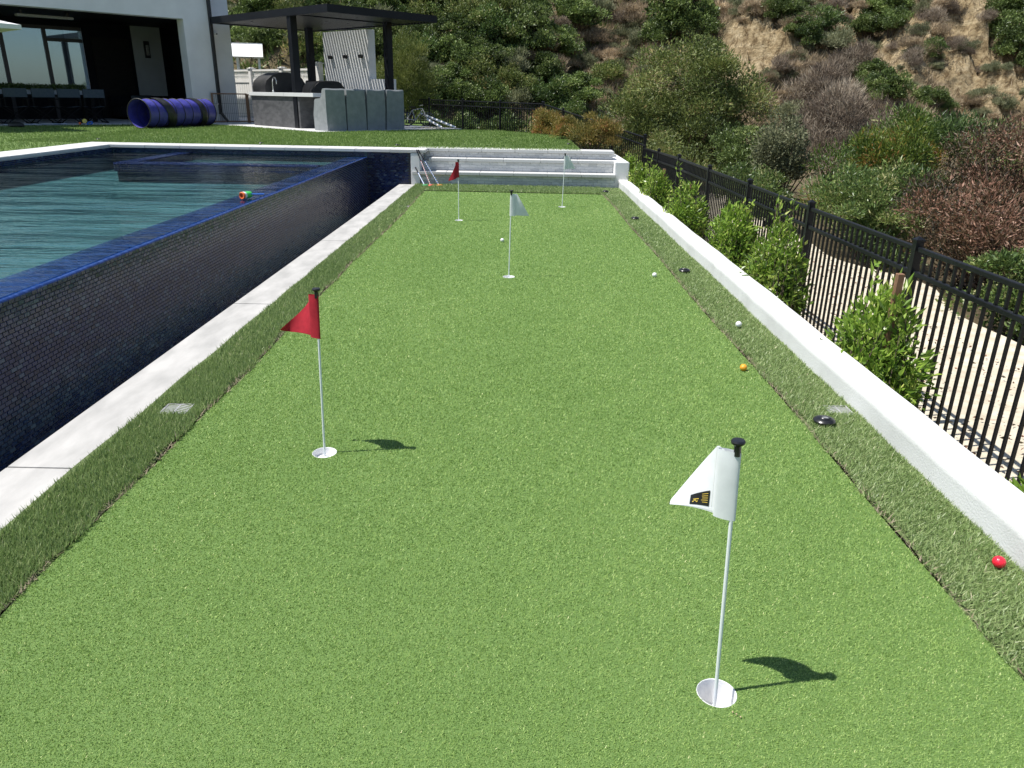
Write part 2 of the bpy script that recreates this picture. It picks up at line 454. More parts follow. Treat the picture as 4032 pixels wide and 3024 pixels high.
M['leaf_gold'] = leaf_mat('golden_leaf', [(0, (0.11, 0.11, 0.025)), (.4, (0.25, 0.215, 0.055)), (.75, (0.38, 0.27, 0.075)), (.92, (0.44, 0.22, 0.08)), (1, (0.42, 0.16, 0.08))], .5, .3, .2)
M['leaf_broom'] = leaf_mat('broom_leaf', [(0, (0.05635, 0.0805, 0.0161)), (.5, (0.1368, 0.169, 0.0322)), (1, (0.2737, 0.2898, 0.0805))], .55, .2, .2)
M['plume'] = leaf_mat('pampas_plume', [(0, (.25, .2, .13)), (1, (.42, .36, .26))], .9, .3, .2)

# ================================================================== SETTING
CUPS = [(.566, 1.647), (-.858, 3.078), (-.084, 6.702), (-.783, 9.922), (.626, 11.381)]
LAWN = .58

# ---- terrain: valley behind the fence, hillside rising beyond
def sstep(a, b, x):
    t = np.clip((x-a)/(b-a), 0, 1); return t*t*(3-2*t)
BARE = [(10.8, 37.8, 2.3, 2.3, 1.0), (13.6, 37.0, 1.0, .8, .7), (19.0, 37.6, 3.3, 3.0, .9), (20.8, 34.9, 3.0, 1.9, .85), (16.3, 34.9, 1.3, 1.0, .65), (15.9, 40.8, .8, 2.6, .9), (1.5, 43.2, .8, 1.3, .85), (24.0, 38.0, 3.4, 3.2, .7), (22.5, 42.0, 4.4, 2.8, .75), (6.0, 37.5, .9, 1.2, .5)]
def vnoise(x, y, seed=0):
    xi = np.floor(x); yi = np.floor(y); fx = x-xi; fy = y-yi
    fx = fx*fx*(3-2*fx); fy = fy*fy*(3-2*fy)
    def hsh(a, b): 
        v = np.sin(a*127.1+b*311.7+seed*74.7)*43758.5453; return v-np.floor(v)
    return (hsh(xi, yi)*(1-fx)+hsh(xi+1, yi)*fx)*(1-fy)+(hsh(xi, yi+1)*(1-fx)+hsh(xi+1, yi+1)*fx)*fy
def fbm(x, y, o=5, seed=0):
    s_ = 0; a = .5
    for i in range(o):
        s_ = s_+a*vnoise(x, y, seed+i); x = x*2.03+3.1; y = y*2.03+1.7; a *= .55
    return s_
def bare_at(x, y):
    b = np.zeros_like(x)
    for cx, cy, rx, ry, k in BARE:
        d = ((x-cx)/rx)**2+((y-cy)/ry)**2
        b = np.maximum(b, k*np.clip(1.25-d, 0, 1))
    return b
def hill(x, y):
    x = np.asarray(x, float); y = np.asarray(y, float)
    start = 29.0+2.2*np.sin(x*.13+.6)-.05*x+1.2*np.sin(x*.31)
    d = y-start
    up = .62*np.where(d > 0, np.sqrt(d*d+4)-2, 0)
    up = np.where(d > 32, up*0+.62*30+(d-32)*.25, up)
    z = -.9+up
    m = sstep(0, 6, d)
    z = z+m*(.55*np.sin(x*.55+y*.21)+.4*np.sin(x*.9-y*.6+1)+.22*np.sin(x*1.9+y*1.3)+.15*np.sin(x*3.1-y*2.3))
    b = bare_at(x, y)
    z = z+b*(1.9*np.abs(fbm(x*.9, y*.35, 5)-.5)*-2+.7+1.5*(fbm(x*2.2, y*1.5, 5, 9)-.5))+m*.7*(fbm(x*.5, y*.5, 5, 4)-.5)+ .9*np.exp(-(((x-10.8)/2.6)**2+((y-39.8)/2.2)**2))
    side = sstep(2.0, 2.6, x)*(1-sstep(20, 26, y))
    near = (1-sstep(23, 28, y))*(1-side)
    z = z*(1-near)+(-1.35)*near
    z = z*(1-side)+side*(-.66-.06*np.clip(x-4.3, 0, 8)+.05*np.sin(x*2+y))
    return z
xs = np.unique(np.concatenate([np.linspace(-400, -45, 18), np.arange(-45, 60, .4), np.arange(4, 28, .17), np.linspace(60, 400, 18), np.array([1.9, 2.0, 2.3, 2.6])]))
ys = np.unique(np.concatenate([np.linspace(-200, 0, 12), np.arange(0, 24, .8), np.arange(24, 62, .34), np.arange(33, 44.5, .17), np.linspace(62, 600, 24)]))
gx, gy = np.meshgrid(xs, ys)
gz = hill(gx, gy)
nxs, nys = len(xs), len(ys)
idx = np.arange(nxs*nys).reshape(nys, nxs)
fc = np.stack([idx[:-1, :-1], idx[:-1, 1:], idx[1:, 1:], idx[1:, :-1]], -1).reshape(-1, 4)
me = np_mesh('terrain', np.stack([gx, gy, gz], -1).reshape(-1, 3), fc, M['hill'], smooth=True)
at = me.attributes.new('bare', 'FLOAT', 'POINT')
at.data.foreach_set('value', bare_at(gx, gy).ravel().astype(np.float32))
tag(obj('terrain', me), kind='structure')

# ---- sandy path and planting strip outside the low wall
def pathfn(u, v):
    y = -3+v*24
    x = 1.95+u*(2.5+.25*math.sin(y*.9)+.15*math.sin(y*2.3))
    return (x, y, -.47+.02*math.sin(x*3+y)-.05*math.sin(u*math.pi))
tag(MB().sheet(pathfn, 14, 60).build('path', M['sand'], smooth='all'), kind='structure')

# ---- putting green with cup holes
def fill_with_holes(name, outer, holes, z, mat, n=28):
    bm = bmesh.new()
    def loop(pts):
        vs = [bm.verts.new((x, y, z)) for x, y in pts]
        for i in range(len(vs)): bm.edges.new((vs[i], vs[(i+1) % len(vs)]))
    loop(outer)
    for (cx, cy), r in holes:
        loop([(cx+r*math.cos(2*math.pi*k/n), cy+r*math.sin(2*math.pi*k/n)) for k in range(n)])
    bmesh.ops.triangle_fill(bm, edges=bm.edges[:], use_beauty=True, use_dissolve=False)
    bmesh.ops.recalc_face_normals(bm, faces=bm.faces)
    for f in bm.faces:
        if f.normal.z < 0: f.normal_flip()
    me = bpy.data.meshes.new(name); bm.to_mesh(me); bm.free(); me.materials.append(mat)
    return me
def gl(y): return -1.555-.012*math.sin(y*1.1)-.003*y+.006*math.sin(y*5)
def gr(y): return 1.465-.0062*y+.008*math.sin(y*1.7+1)
GN = 13.05
outer = [(gl(-1+i*.35), -1+i*.35) for i in range(40)]+[(gl(GN), GN), (gr(GN), GN-.08)]+[(gr(12.9-i*.35), 12.9-i*.35) for i in range(40)]
green = tag(obj('putting_green', fill_with_holes('putting_green', outer, [(c, .054) for c in CUPS], 0, M['green_base'])), kind='structure')
# fringe ground, edge soil
fr_ground = MB().prism([(-1.9, -1), (1.83, -1), (1.83, 14.1), (-1.9, 14.1)], -.2, -.13)
tag(fr_ground.build('turf_bed', M['soil']), kind='structure')
fb = MB()
fb.sheet(lambda u, v: ((-1.88+.006*math.sin(v*90))*(1-u)+(gl(-1+v*15)-.022+.008*math.sin(v*130)+.006*math.sin(v*61))*u, -1+v*15, .006-.02*(u > .97)), 6, 160)
fb.sheet(lambda u, v: ((gr(-1+v*15)+.02+.008*math.sin(v*120)+.006*math.sin(v*57))*(1-u)+1.79*u, -1+v*15, .006-.02*(u < .03)), 6, 160)
fb.sheet(lambda u, v: (gl(13)-.02+u*(gr(13)-gl(13)+.04), GN+.02+.006*math.sin(u*80)+v*.95-u*.07, .0085), 60, 4)
tag(fb.build('turf_border', M['fringe_base'], smooth='all'), kind='structure')

def blades(P, h, w, lean, rng, mat, name, jitter=.5, patch=.2):
    """one bent blade (2 triangles as a quad strip end) per point"""
    n = len(P)
    a = rng.uniform(0, 2*np.pi, n)
    side = np.stack([np.cos(a), np.sin(a), np.zeros(n)], 1)
    hh = h*(.55+.7*rng.random(n)); ww = w*(.6+.8*rng.random(n))
    ld = np.stack([rng.normal(0, jitter, n)+lean[0], rng.normal(0, jitter, n)+lean[1], np.zeros(n)], 1)
    ld[:, 0] += patch*3*(fbm(P[:, 0]*1.1+9, P[:, 1]*.7, 4, 17)-.5); ld[:, 1] += patch*3*(fbm(P[:, 0]*1.1, P[:, 1]*.7+5, 4, 23)-.5)
    up = np.array([0, 0, 1.])
    b0 = P-side*ww[:, None]/2; b1 = P+side*ww[:, None]/2
    tip = P+(up+ld)*hh[:, None]/np.linalg.norm(up+ld, axis=1)[:, None]
    V = np.stack([b0, b1, tip], 1).reshape(-1, 3)
    F = np.arange(3*n).reshape(n, 3)
    t = np.clip(rng.normal(.5, .17, n)+.5*patch*(fbm(P[:, 0]*1.7, P[:, 1]*.9, 5, 31)-.5)*2, 0, 1)
    return np_mesh(name, V, F, mat, t)
def scatter(n, fx, y0, y1, rng, z=0.0):
    y = y0+(y1-y0)*rng.random(n); u = rng.random(n)
    x = fx(y, u)
    return np.stack([x, y, np.full(n, z)], 1)
vgl = np.vectorize(gl); vgr = np.vectorize(gr)
# fibres of the putting green
def dens_y(n, y0, y1, e):
    u = rng.random(n); a, b = y0**(1-e), y1**(1-e)
    return (a+(b-a)*u)**(1/(1-e))
for c in range(2):
    n = 330000
    y = dens_y(n, 1.15, 13.0, 1.35); u = rng.random(n)
    P = np.stack([vgl(y)*(1-u)+vgr(y)*u, y, np.zeros(n)], 1)
    keep = np.ones(n, bool)
    for cx, cy in CUPS: keep &= (P[:, 0]-cx)**2+(P[:, 1]-cy)**2 > .0555**2
    P = P[keep]; k = (P[:, 1]/1.9)**.6
    tag(obj('turf_fibre', blades(P, 0.0085*np.minimum(k, 1.5), .0026*k, (.25, -.1), rng, M['green_blade'], 'turf_fibre', .7), green), kind='stuff')
# fringe blades
def fringe(n, fx, y0, y1, h, w, name, lean=(.1, 0), jit=.85):
    P = scatter(n, fx, y0, y1, rng, .004)
    keep = np.ones(len(P), bool)
    for cx, cy, r in ((-1.72, 3.53, .076), (1.695, 3.69, .058), (-1.68, 11.08, .06)):
        keep &= (abs(P[:, 0]-cx) > r) | (abs(P[:, 1]-cy) > r*.85)
    o = obj(name, blades(P[keep], h, w, lean, rng, M['fringe_blade'], name, jit)); tag(o, 'long dark green artificial grass blades bordering the putting green', 'grass', kind='stuff')
    return o
Lx = lambda y, u: (-1.862+.005*np.sin(y*9))*(1-u)+(vgl(y)-.01+.012*np.sin(y*14)+.01*np.sin(y*6.1))*u
Rx = lambda y, u: (vgr(y)+.01+.012*np.sin(y*13)+.01*np.sin(y*5.7))*(1-u)+1.775*u
fringe(34000, Lx, 1.3, 4.2, 0.033, .0046, 'border_grass', (.12, 0), .38)
fringe(26000, Lx, 4.2, 8.0, 0.033, .006, 'border_grass', (.12, 0), .38)
fringe(20000, Lx, 8.0, 13.95, 0.033, .009, 'border_grass', (.12, 0), .38)
fringe(34000, Rx, 1.2, 4.2, .03, .0046, 'border_grass', (.5, -.25))
fringe(26000, Rx, 4.2, 8.0, .03, .006, 'border_grass', (.5, -.25))
fringe(20000, Rx, 8.0, 13.9, .03, .009, 'border_grass', (.5, -.25))
P = np.stack([rng.uniform(-1.57, 1.42, 26000), 13.06+rng.random(26000)*.9, np.full(26000, .004)], 1); P[:, 1] -= .02*(P[:, 0]+1.5)
tag(obj('border_grass', blades(P, .042, .009, (.05, -.1), rng, M['fringe_blade'], 'border_grass')), 'long dark green artificial grass blades bordering the putting green', 'grass', kind='stuff')
# straw coloured cut fibres along the seams
for fx, nm in ((lambda y, u: vgl(y)-.012+.02*u, 'L'), (lambda y, u: vgr(y)-.004+.02*u, 'R')):
    P = scatter(1700, fx, 1.3, 12.9, rng, .004)
    o = obj('seam_fibre', blades(P, .035, .005, (0, 0), rng, M['plume'], 'seam_fibre', 1.1)); tag(o, 'straw coloured cut fibres along the turf seam', 'grass', kind='stuff')

# ---- upper lawn
lawn_poly = [(-45, -6), (-7.93, -6), (-7.93, 14.6), (1.15, 14.6), (1.13, 20.6), (-.5, 22.5), (-2.2, 22.9), (-3.2, 23.2), (-3.2, 42), (-45, 42)]
tag(MB().prism(lawn_poly, -1.5, LAWN).build('lawn', M['lawn_base']), kind='structure')
n = 95000
P = np.stack([rng.uniform(-9.5, 1.12, n), 14.6+8.3*rng.random(n)**1.25, np.full(n, LAWN)], 1)
P2 = np.stack([rng.uniform(-14, -7.9, 34000), rng.uniform(10.5, 22.6, 34000), np.full(34000, LAWN)], 1)
P = np.concatenate([P, P2])
TH = R(47); AX, AY = -4.8, 20.54
lx = (P[:, 0]-AX)*math.cos(TH)+(P[:, 1]-AY)*math.sin(TH); ly = -(P[:, 0]-AX)*math.sin(TH)+(P[:, 1]-AY)*math.cos(TH)
keep = ~(((lx > -.6) & (ly > -.15)) | (ly > 5.95)) & ((P[:, 0] < -.5) | (P[:, 1] < 20.6-(P[:, 0]-1.13)*1.16))
tag(obj('lawn_grass', blades(P[keep], .04, .014, (.05, -.15), rng, M['lawn_blade'], 'lawn_grass')), 'short green lawn grass on the upper terrace', 'grass', kind='stuff')

# ---- concrete edge between grass border and pool basin
ce = thing('concrete_edging', 'pale concrete edging slab beside the dark pool basin', 'edging', (-2.02, 6, -.7))
yy = [-1.2, 1.35, 2.87, 5.6, 8.3, 11.1, 13.97]
for a, b in zip(yy[:-1], yy[1:]):
    MB().box(-2.17, -1.87, a+.0007, b-.0007, -.7, .004).build('slab', M['concrete'], ce, world=True, bevel=.006)

# ---- low white wall on the right
lw = thing('low_wall', 'long low white plastered wall along the right grass border', 'wall', (1.85, 6, -.5))
def lwsec(y):
    j = .004*math.sin(y*2.1)+.003*math.sin(y*5.3+1)+.0025*math.sin(y*11)
    k = .003*math.sin(y*3.3+2)+.002*math.sin(y*8)
    a, b, t = 1.765+j, 1.935+k, .15+.002*math.sin(y*1.3)
    r = .011
    return [(a+.012, -.5), (a+.006, t-.05), (a, t-r), (a+.005, t-.005), (a+r, t), (b-r, t), (b-.004, t-.004), (b, t-r), (b+.004, -.5)]
NY = 120
m = MB(); secs = [[(x, -1.2+i*15.2/NY, z) for x, z in lwsec(-1.2+i*15.2/NY)] for i in range(NY+1)]
for i in range(NY+1): m.v += secs[i]
for i in range(NY):
    for k in range(8):
        a = i*9+k; m.f.append((a, a+1, a+10, a+9))
m.f.append(tuple(range(9))); m.f.append(tuple(NY*9+k for k in range(9))[::-1])
m.build('wall_body', M['curb'], lw, world=True, smooth='all')

# ---- stone steps at the far end
st = thing('garden_steps', 'white stone garden steps with pale tiled risers behind the green', 'steps', (-.05, 14.3, 0))
MB().box(-1.78, 1.7, 14.02, 14.3, -.2, .178).box(-1.78, 1.7, 14.3, 14.6, -.2, .39).box(-1.78, 1.7, 14.58, 14.9, -.2, .54).build('core', M['grout_light'], st, world=True)
def tread(y0, y1, z, x0, x1, nsl):
    for i in range(nsl):
        a = x0+(x1-x0)*i/nsl; b = x0+(x1-x0)*(i+1)/nsl
        MB().box(a+.0015, b-.0015, y0, y1, z-.05, z).build('tread_slab', M['coping'], st, world=True, bevel=.005)
tread(13.95, 14.285, .23, -1.93, 1.7, 6)
tread(14.25, 14.565, .442, -1.66, 1.72, 5)
tread(14.52, 15.0, .594, -1.93, 1.72, 6)
rt_me = None
tb = MB().box(-.073, .073, -.006, .012, -.0245, .0245)
tile_me = tb.mesh('riser_tile', M['riser_tile'], bevel=.0025, segs=1)
for yf, z0, z1 in ((14.01, -.01, .178), (14.3, .232, .388), (14.575, .446, .54)):
    nr = max(2, int(round((z1-z0)/.05)))
    for r_ in range(nr):
        z = z0+(r_+.5)*(z1-z0)/nr
        x = -1.76+(.075 if r_ % 2 else 0)
        while x < 1.68:
            o = obj('riser_tile', tile_me, st, ((x+.075)-st.location.x, yf-st.location.y+random.uniform(-.002, .002), z-st.location.z), scale=(1, 1, (z1-z0)/nr/.0505))
            x += .15
MB().box(-1.95, -1.79, 13.97, 14.9, -.2, .542).build('left_pier', M['curb'], st, world=True, bevel=.008)
MB().box(1.69, 1.94, 14.0, 16.2, -.5, .445).build('right_pier', M['curb'], st, world=True, bevel=.01)

# ---- pool
pool = thing('infinity_pool', 'infinity pool with blue mosaic tiled overflow wall and pale coping', 'pool', (-5, 6, -1.3))
WZ = .47
sh = MB()
sh.box(-7.6, -2.73, -3, 14.3, -1.3, .2)            # floor
sh.box(-3.06, -2.73, -3, 13.99, .2, .455)          # overflow wall core
sh.box(-7.6, -7.25, -3, 14.3, .2, .548)            # left wall
sh.box(-7.25, -1.96, 14.012, 14.3, -.75, .542)       # far wall
sh.build('shell', M['pool_plaster'], pool, world=True)
MB().box(-2.72, -1.9, -1.2, 14.0, -.75, -.62).box(-2.728, -2.72, -1.2, 14.0, -.75, .45).box(-2.73, -1.95, 14.0, 14.012, -.75, .54).build('basin', M['trench'], pool, world=True)
# tiles of the overflow wall
TY, TZ = .0508, .0254
tile_box = [(0, -.0235, -.0109), (0, .0235, -.0109), (0, .0235, .0109), (0, -.0235, .0109), (.004, -.0222, -.0096), (.004, .0222, -.0096), (.004, .0222, .0096), (.004, -.0222, .0096)]
tile_faces = [(4, 5, 6, 7), (0, 1, 5, 4), (1, 2, 6, 5), (2, 3, 7, 6), (3, 0, 4, 7)]
spots = []
for r_ in range(36):
    z = .445-r_*TZ
    y = 2.0+(TY/2 if r_ % 2 else 0)
    while y < 13.98:
        spots.append((y, z)); y += TY
def vis(y, z):
    dep = y*math.cos(.3634)+(CAM_H-z)*math.sin(.3634)
    return -2.72/dep > -.66
near = sorted([s for s in spots if vis(*s) and s[1] > -.2], key=lambda s: s[0]**2+(CAM_H-s[1])**2)[:300]
nset = set(near)
tbm = MB().add(tile_box, tile_faces).mesh('wall_tile', M['tile'])
for y, z in near:
    obj('wall_tile', tbm, pool, (-2.7205-pool.location.x, y-pool.location.y, z-pool.location.z), (0, random.gauss(0, .02), random.gauss(0, .025)))
def joined_tiles(name, P, nrm, mat, parent, ax_u, wu=.0235, wv=.0109, tilt=.02, th=.004):
    """P (n,3) world tile centres; nrm face normal; ax_u long axis"""
    P = np.asarray(P, float); n = len(P)
    nv = np.array(nrm, float); au = np.array(ax_u, float); av = np.cross(nv, au)
    ts = rng.normal(0, tilt, (n, 2))
    V = np.zeros((n, 8, 3))
    for i, (a, b, c) in enumerate(((-1, -1, 0), (1, -1, 0), (1, 1, 0), (-1, 1, 0), (-.94, -.9, 1), (.94, -.9, 1), (.94, .9, 1), (-.94, .9, 1))):
        off = c*th+c*(a*wu*ts[:, 0]+b*wv*ts[:, 1])
        V[:, i] = P+au*a*wu+av*b*wv+nv[None]*off[:, None]
    F = np.array(tile_faces)[None]+(np.arange(n)*8)[:, None, None]
    t = np.repeat(rng.random(n), 5)
    V = V.reshape(-1, 3)-np.array(parent.location)[None]
    o = obj(name, np_mesh(name, V, F.reshape(-1, 4), mat, t), parent)
    return tag(o, kind='stuff')
joined_tiles('overflow_wall_tiles', [(-2.7205, y, z) for y, z in spots if (y, z) not in nset], (1, 0, 0), M['tile'], pool, (0, 1, 0))
far = [(x+(TY/2 if r_ % 2 else 0), 13.9995, .535-r_*TZ) for r_ in range(40) for x in np.arange(-2.7, -2.0, TY)]
far += [(x+(TY/2 if r_ % 2 else 0), 14.0115, .535-r_*TZ) for r_ in range(6) for x in np.arange(-7.22, -2.76, TY)]
joined_tiles('far_wall_tiles', far, (0, -1, 0), M['tile'], pool, (1, 0, 0))
joined_tiles('waterline_tiles', [(-7.2495, y+(TY/2 if r_ % 2 else 0), .535-r_*TZ) for r_ in range(6) for y in np.arange(4, 13.98, TY)], (1, 0, 0), M['tile'], pool, (0, -1, 0))
joined_tiles('ledge_tiles', [(-3.045+i*TZ, y+(TY/2 if i % 2 else 0), .4555) for i in range(13) for y in np.arange(2.5, 13.95, TY)], (0, 0, 1), M['tile_ledge'], pool, (0, 1, 0), tilt=.01)
# rounded edge tiles along the spill edge
Vb, Fb, k = [], [], 0
for y in np.arange(2.5, 13.97, .0256):
    for s_ in (y+.0012, y+.0244):
        for q in range(6):
            t_ = q/5*math.pi/2
            Vb.append((-2.735+.02*math.sin(t_)-.002-pool.location.x, s_-pool.location.y, .447+.0205*math.cos(t_)-pool.location.z))
    for q in range(5): Fb.append((k+q, k+q+1, k+q+7, k+q+6))
    k += 12
tag(obj('spill_edge_tiles', np_mesh('spill_edge_tiles', np.array(Vb), np.array(Fb), M['tile_ledge'], np.repeat(rng.random(len(Fb)//5), 5)), pool), kind='stuff')
# spa inside the pool
MB().box(-6.13, -5.87, 11.77, 14.01, .36, .472).box(-5.87, -3.06, 11.77, 12.05, .36, .472).build('spa_rim', M['grout'], pool, world=True)
MB().box(-6.1, -5.9, 11.8, 14.01, .2, .36).box(-5.9, -3.06, 11.8, 12.02, .2, .36).build('spa_wall', M['pool_plaster'], pool, world=True)
sp = [(x, y+(TY/2 if i % 2 else 0), .4725) for i, x in enumerate(np.arange(-6.12, -5.87, TZ)) for y in np.arange(11.8, 13.98, TY)]
joined_tiles('spa_rim_tiles', sp, (0, 0, 1), M['tile_spa'], pool, (0, 1, 0), tilt=.015, th=.01)
sp = [(x+(TY/2 if i % 2 else 0), y, .4725) for i, y in enumerate(np.arange(11.785, 12.05, TZ)) for x in np.arange(-5.86, -3.08, TY)]
joined_tiles('spa_rim_tiles', sp, (0, 0, 1), M['tile_spa'], pool, (1, 0, 0), tilt=.05, th=.01)
sp = [(x+(TY/2 if i % 2 else 0), 11.7695, .46-i*TZ) for i in range(4) for x in np.arange(-6.1, -3.08, TY)]
joined_tiles('spa_rim_tiles', sp, (0, -1, 0), M['tile'], pool, (1, 0, 0), tilt=.04)
MB().box(-5.8, -3.08, 13.4, 14.0, .2, .36).box(-5.8, -5.3, 12.1, 13.4, .2, .36).build('spa_bench', M['pool_plaster'], pool, world=True, bevel=.02)
# coping stones
cop = MB().box(-.309, .309, -.31, .31, -.025, .025).mesh('coping_stone', M['coping'], bevel=.006)
x = -7.28
while x < -2.1:
    obj('coping_stone', cop, pool, (x+.31-pool.location.x, 14.275-pool.location.y, .573-pool.location.z), scale=(1, 1, 1)); x += .621
MB().box(-2.312, -1.935, 13.965, 14.585, .545, .5985).build('coping_stone', M['coping'], pool, world=True, bevel=.006)
y = 13.9
MB().box(-7.93, -7.285, 13.655, 14.585, .548, .598).build('coping_stone', M['coping'], pool, world=True, bevel=.006)
y = 13.652
while y > 3:
    obj('coping_stone', cop, pool, (-7.593-pool.location.x, y-.31-pool.location.y, .573-pool.location.z), (0, 0, math.pi/2)); y -= .621
# water
wm = MB().sheet(lambda u, v: (-7.249+u*(7.249-2.752), -2.9+v*16.91, WZ), 4, 8).build('water', M['water']); tag(wm, kind='structure')
MB().sheet(lambda u, v: (-2.719+u*.548, -1.1+v*15.09, -.5), 2, 4)
bw = MB().sheet(lambda u, v: (-2.7155+u*.545, -1.1+v*15.08, -.46), 2, 4).build('water', M['water']); tag(bw, kind='structure')

# ================================================================== HOUSE AND PAVILION (their own grid, turned 47 degrees)
cT, sT = math.cos(TH), math.sin(TH)
def LW(x, y, z=0): return (AX+x*cT-y*sT, AY+x*sT+y*cT, z)
def loc(mb):
    mb.v = [LW(*p) for p in mb.v]; return mb
def LB(mb, name, mat, parent, **kw): return loc(mb).build(name, mat, parent, world=True, **kw)
tag(loc(MB().prism([(-11, 5.97), (-.6, 5.97), (-.6, -.15), (4.3, -.15), (4.3, 13), (-11, 13)], LAWN-.3, LAWN+.012)).build('patio', M['patio']), kind='structure')
PZ = LAWN+.012

house = thing('house', 'white plastered house with wide dark open veranda and glass doors', 'house', LW(-3, 9, PZ), TH)
LB(MB().box(-11, -.78, 6.2, 6.6, 3.45, 5.8).box(-.78, 0, 6.2, 6.62, PZ, 5.8), 'front_wall', M['plaster'], house)
LB(MB().box(0.001, .74, 6.4, 6.8, PZ, 5.6), 'side_bay_wall', M['plaster'], house)
LB(MB().box(.75, .86, 6.8, 10.9, PZ, 5.6).box(-11, 1.5, 13, 13.4, PZ, 5.6), 'rear_wall', M['plaster'], house)
LB(MB().box(-.1, .1, 6.12, 6.19, 1.12, 1.16), 'wall_trim', M['plaster'], house)
LB(MB().box(-.02, .06, 6.1, 6.19, PZ+.25, 5.8).bar((.02, 6.14, PZ+.3), (.16, 6.0, PZ+.03), .07), 'downpipe', M['black_metal'], house)
LB(MB().box(-11, .75, 6.6, 10.9, 3.46, 3.6), 'veranda_ceiling', M['dark_wood'], house)
LB(MB().box(-11, 1.5, 6.2, 13.4, 5.8, 6.0), 'roof', M['roof_black'], house)
LB(MB().box(-2.1, -.62, 10.5, 10.6, PZ, 3.46).box(.33, .75, 10.5, 10.6, PZ, 3.46), 'dark_panel', M['interior_dark'], house)
LB(MB().box(.68, .75, 6.82, 10.5, PZ, 3.46), 'dark_panel', M['interior_dark'], house)
LB(MB().box(-.62, .33, 10.47, 10.6, PZ, 3.46), 'grey_panel', M['interior_grey'], house)
LB(MB().box(-1.9, -.75, 10.44, 10.49, PZ, 3.05), 'door', M['dark_wood'], house)
LB(MB().box(-11, -2.1, 12.2, 12.3, PZ, 3.46), 'curtain', M['interior_grey'], house)
wx = [-9.2, -7.6, -6.0, -4.4, -3.22, -2.1]
for a, b in zip(wx[:-1], wx[1:]):
    w = LB(MB().box(a-.05, a+.05, 10.46, 10.58, PZ, 3.3), 'window', M['black_metal'], house)
    for z0, z1 in ((1.4, 1.5), (3.2, 3.3), (2.86, 2.96))[:3 if a > -3.5 else 2]:
        LB(MB().box(a+.05, b-.05, 10.47, 10.56, z0, z1), 'window_rail', M['black_metal'], w)
    LB(MB().box(a+.05, b-.05, 10.505, 10.515, 1.5, 2.86 if a > -3.5 else 3.2), 'window_pane', M['glass'], w)
    if a > -3.5: LB(MB().box(a+.05, b-.05, 10.505, 10.515, 2.96, 3.2), 'window_pane', M['glass'], w)
LB(MB().box(-11, -2.1, 10.48, 10.6, PZ, 1.4), 'window_sill_wall', M['interior_dark'], house)
LB(MB().box(-11, -2.1, 10.48, 10.6, 3.3, 3.46), 'window_head', M['interior_dark'], house)

t = thing('ceiling_heater', 'long slim patio heater fixed under the veranda ceiling', 'heater', LW(-4.0, 7.6, 3.2), TH)
LB(MB().box(-4.7, -3.3, 7.5, 7.72, 3.3, 3.36), 'housing', M['grate'], t, bevel=.01)
LB(MB().box(-4.6, -4.55, 7.58, 7.63, 3.36, 3.46).box(-3.45, -3.4, 7.58, 7.63, 3.36, 3.46), 'bracket', M['black_metal'], t)
t = thing('wall_sconce', 'black lantern sconce on grey veranda wall', 'sconce', LW(-.18, 10.4, 2.5), TH)
LB(MB().box(-.27, -.09, 10.44, 10.47, 2.5, 3.02), 'back_plate', M['black_metal'], t)
LB(MB().box(-.22, -.14, 10.37, 10.44, 2.58, 2.9), 'lens', M['light_glass'], t, bevel=.01)
t = thing('security_camera', 'white dome security camera on the house wall', 'camera', LW(.2, 6.37, 3.1), TH)
LB(MB().lathe([(.0, 6.26), (.03, 6.265), (.055, 6.3), (.065, 6.34), (.065, 6.4)], (.22, 0, 3.13), 18, 'y'), 'dome', M['white_paint'], t, smooth=True)
LB(MB().lathe([(.0, 6.25), (.02, 6.252), (.026, 6.275)], (.235, 0, 3.115), 14, 'y'), 'lens', M['black_plastic'], t, smooth=True)

# dining set on the veranda
def director_chair():
    r = thing('director_chair', 'dark folding director chair with slate canvas back at the veranda table', 'chair', (0, 0, 0), 0, 'director chairs along the veranda table')
    for sx in (-1, 1):
        MB().bar((sx*.27, 0, .45), (sx*.27, 0, .9), .03).build('back_post', M['dark_wood'], r)
        MB().bar((sx*.27, -.02, .63), (sx*.27, .46, .63), .05, .025).build('armrest', M['dark_wood'], r)
        MB().bar((sx*.27, .42, .44), (sx*.27, .42, .62), .03).build('arm_post', M['dark_wood'], r)
        MB().bar((sx*.27, -.02, .02), (sx*.27, .46, .02), .04, .03).build('foot_rail', M['dark_wood'], r)
        MB().bar((sx*.27, .0 if sx > 0 else .03, .03), (-sx*.27, .0 if sx > 0 else .03, .43), .03, .02).build('leg', M['dark_wood'], r)
        MB().bar((sx*.27, .42 if sx > 0 else .45, .03), (-sx*.27, .42 if sx > 0 else .45, .43), .03, .02).build('leg', M['dark_wood'], r)
    MB().sheet(lambda u, v: (-.28+.56*u, -.02-.03*math.sin(u*math.pi), .68+.22*v), 8, 3).build('back_canvas', M['canvas_teal'], r, smooth='all')
    MB().sheet(lambda u, v: (-.27+.54*u, v*.44, .45-.03*math.sin(u*math.pi)), 8, 3).build('seat_canvas', M['canvas_teal'], r, smooth='all')
    return r
dc = director_chair()
for i, x in enumerate((-5.95, -5.28, -4.62, -3.97, -3.33)):
    c = dc if i == 0 else copy_tree(dc)
    c.location = LW(x, 6.88+.03*(i % 2), PZ); c.rotation_euler[2] = TH+.04*(i % 3-1)
t = thing('dining_table', 'long dark dining table on the veranda', 'table', LW(-4.6, 8.1, PZ), TH)
LB(MB().box(-6.4, -2.9, 7.6, 8.6, 1.28, 1.34), 'table_top', M['dark_wood'], t)
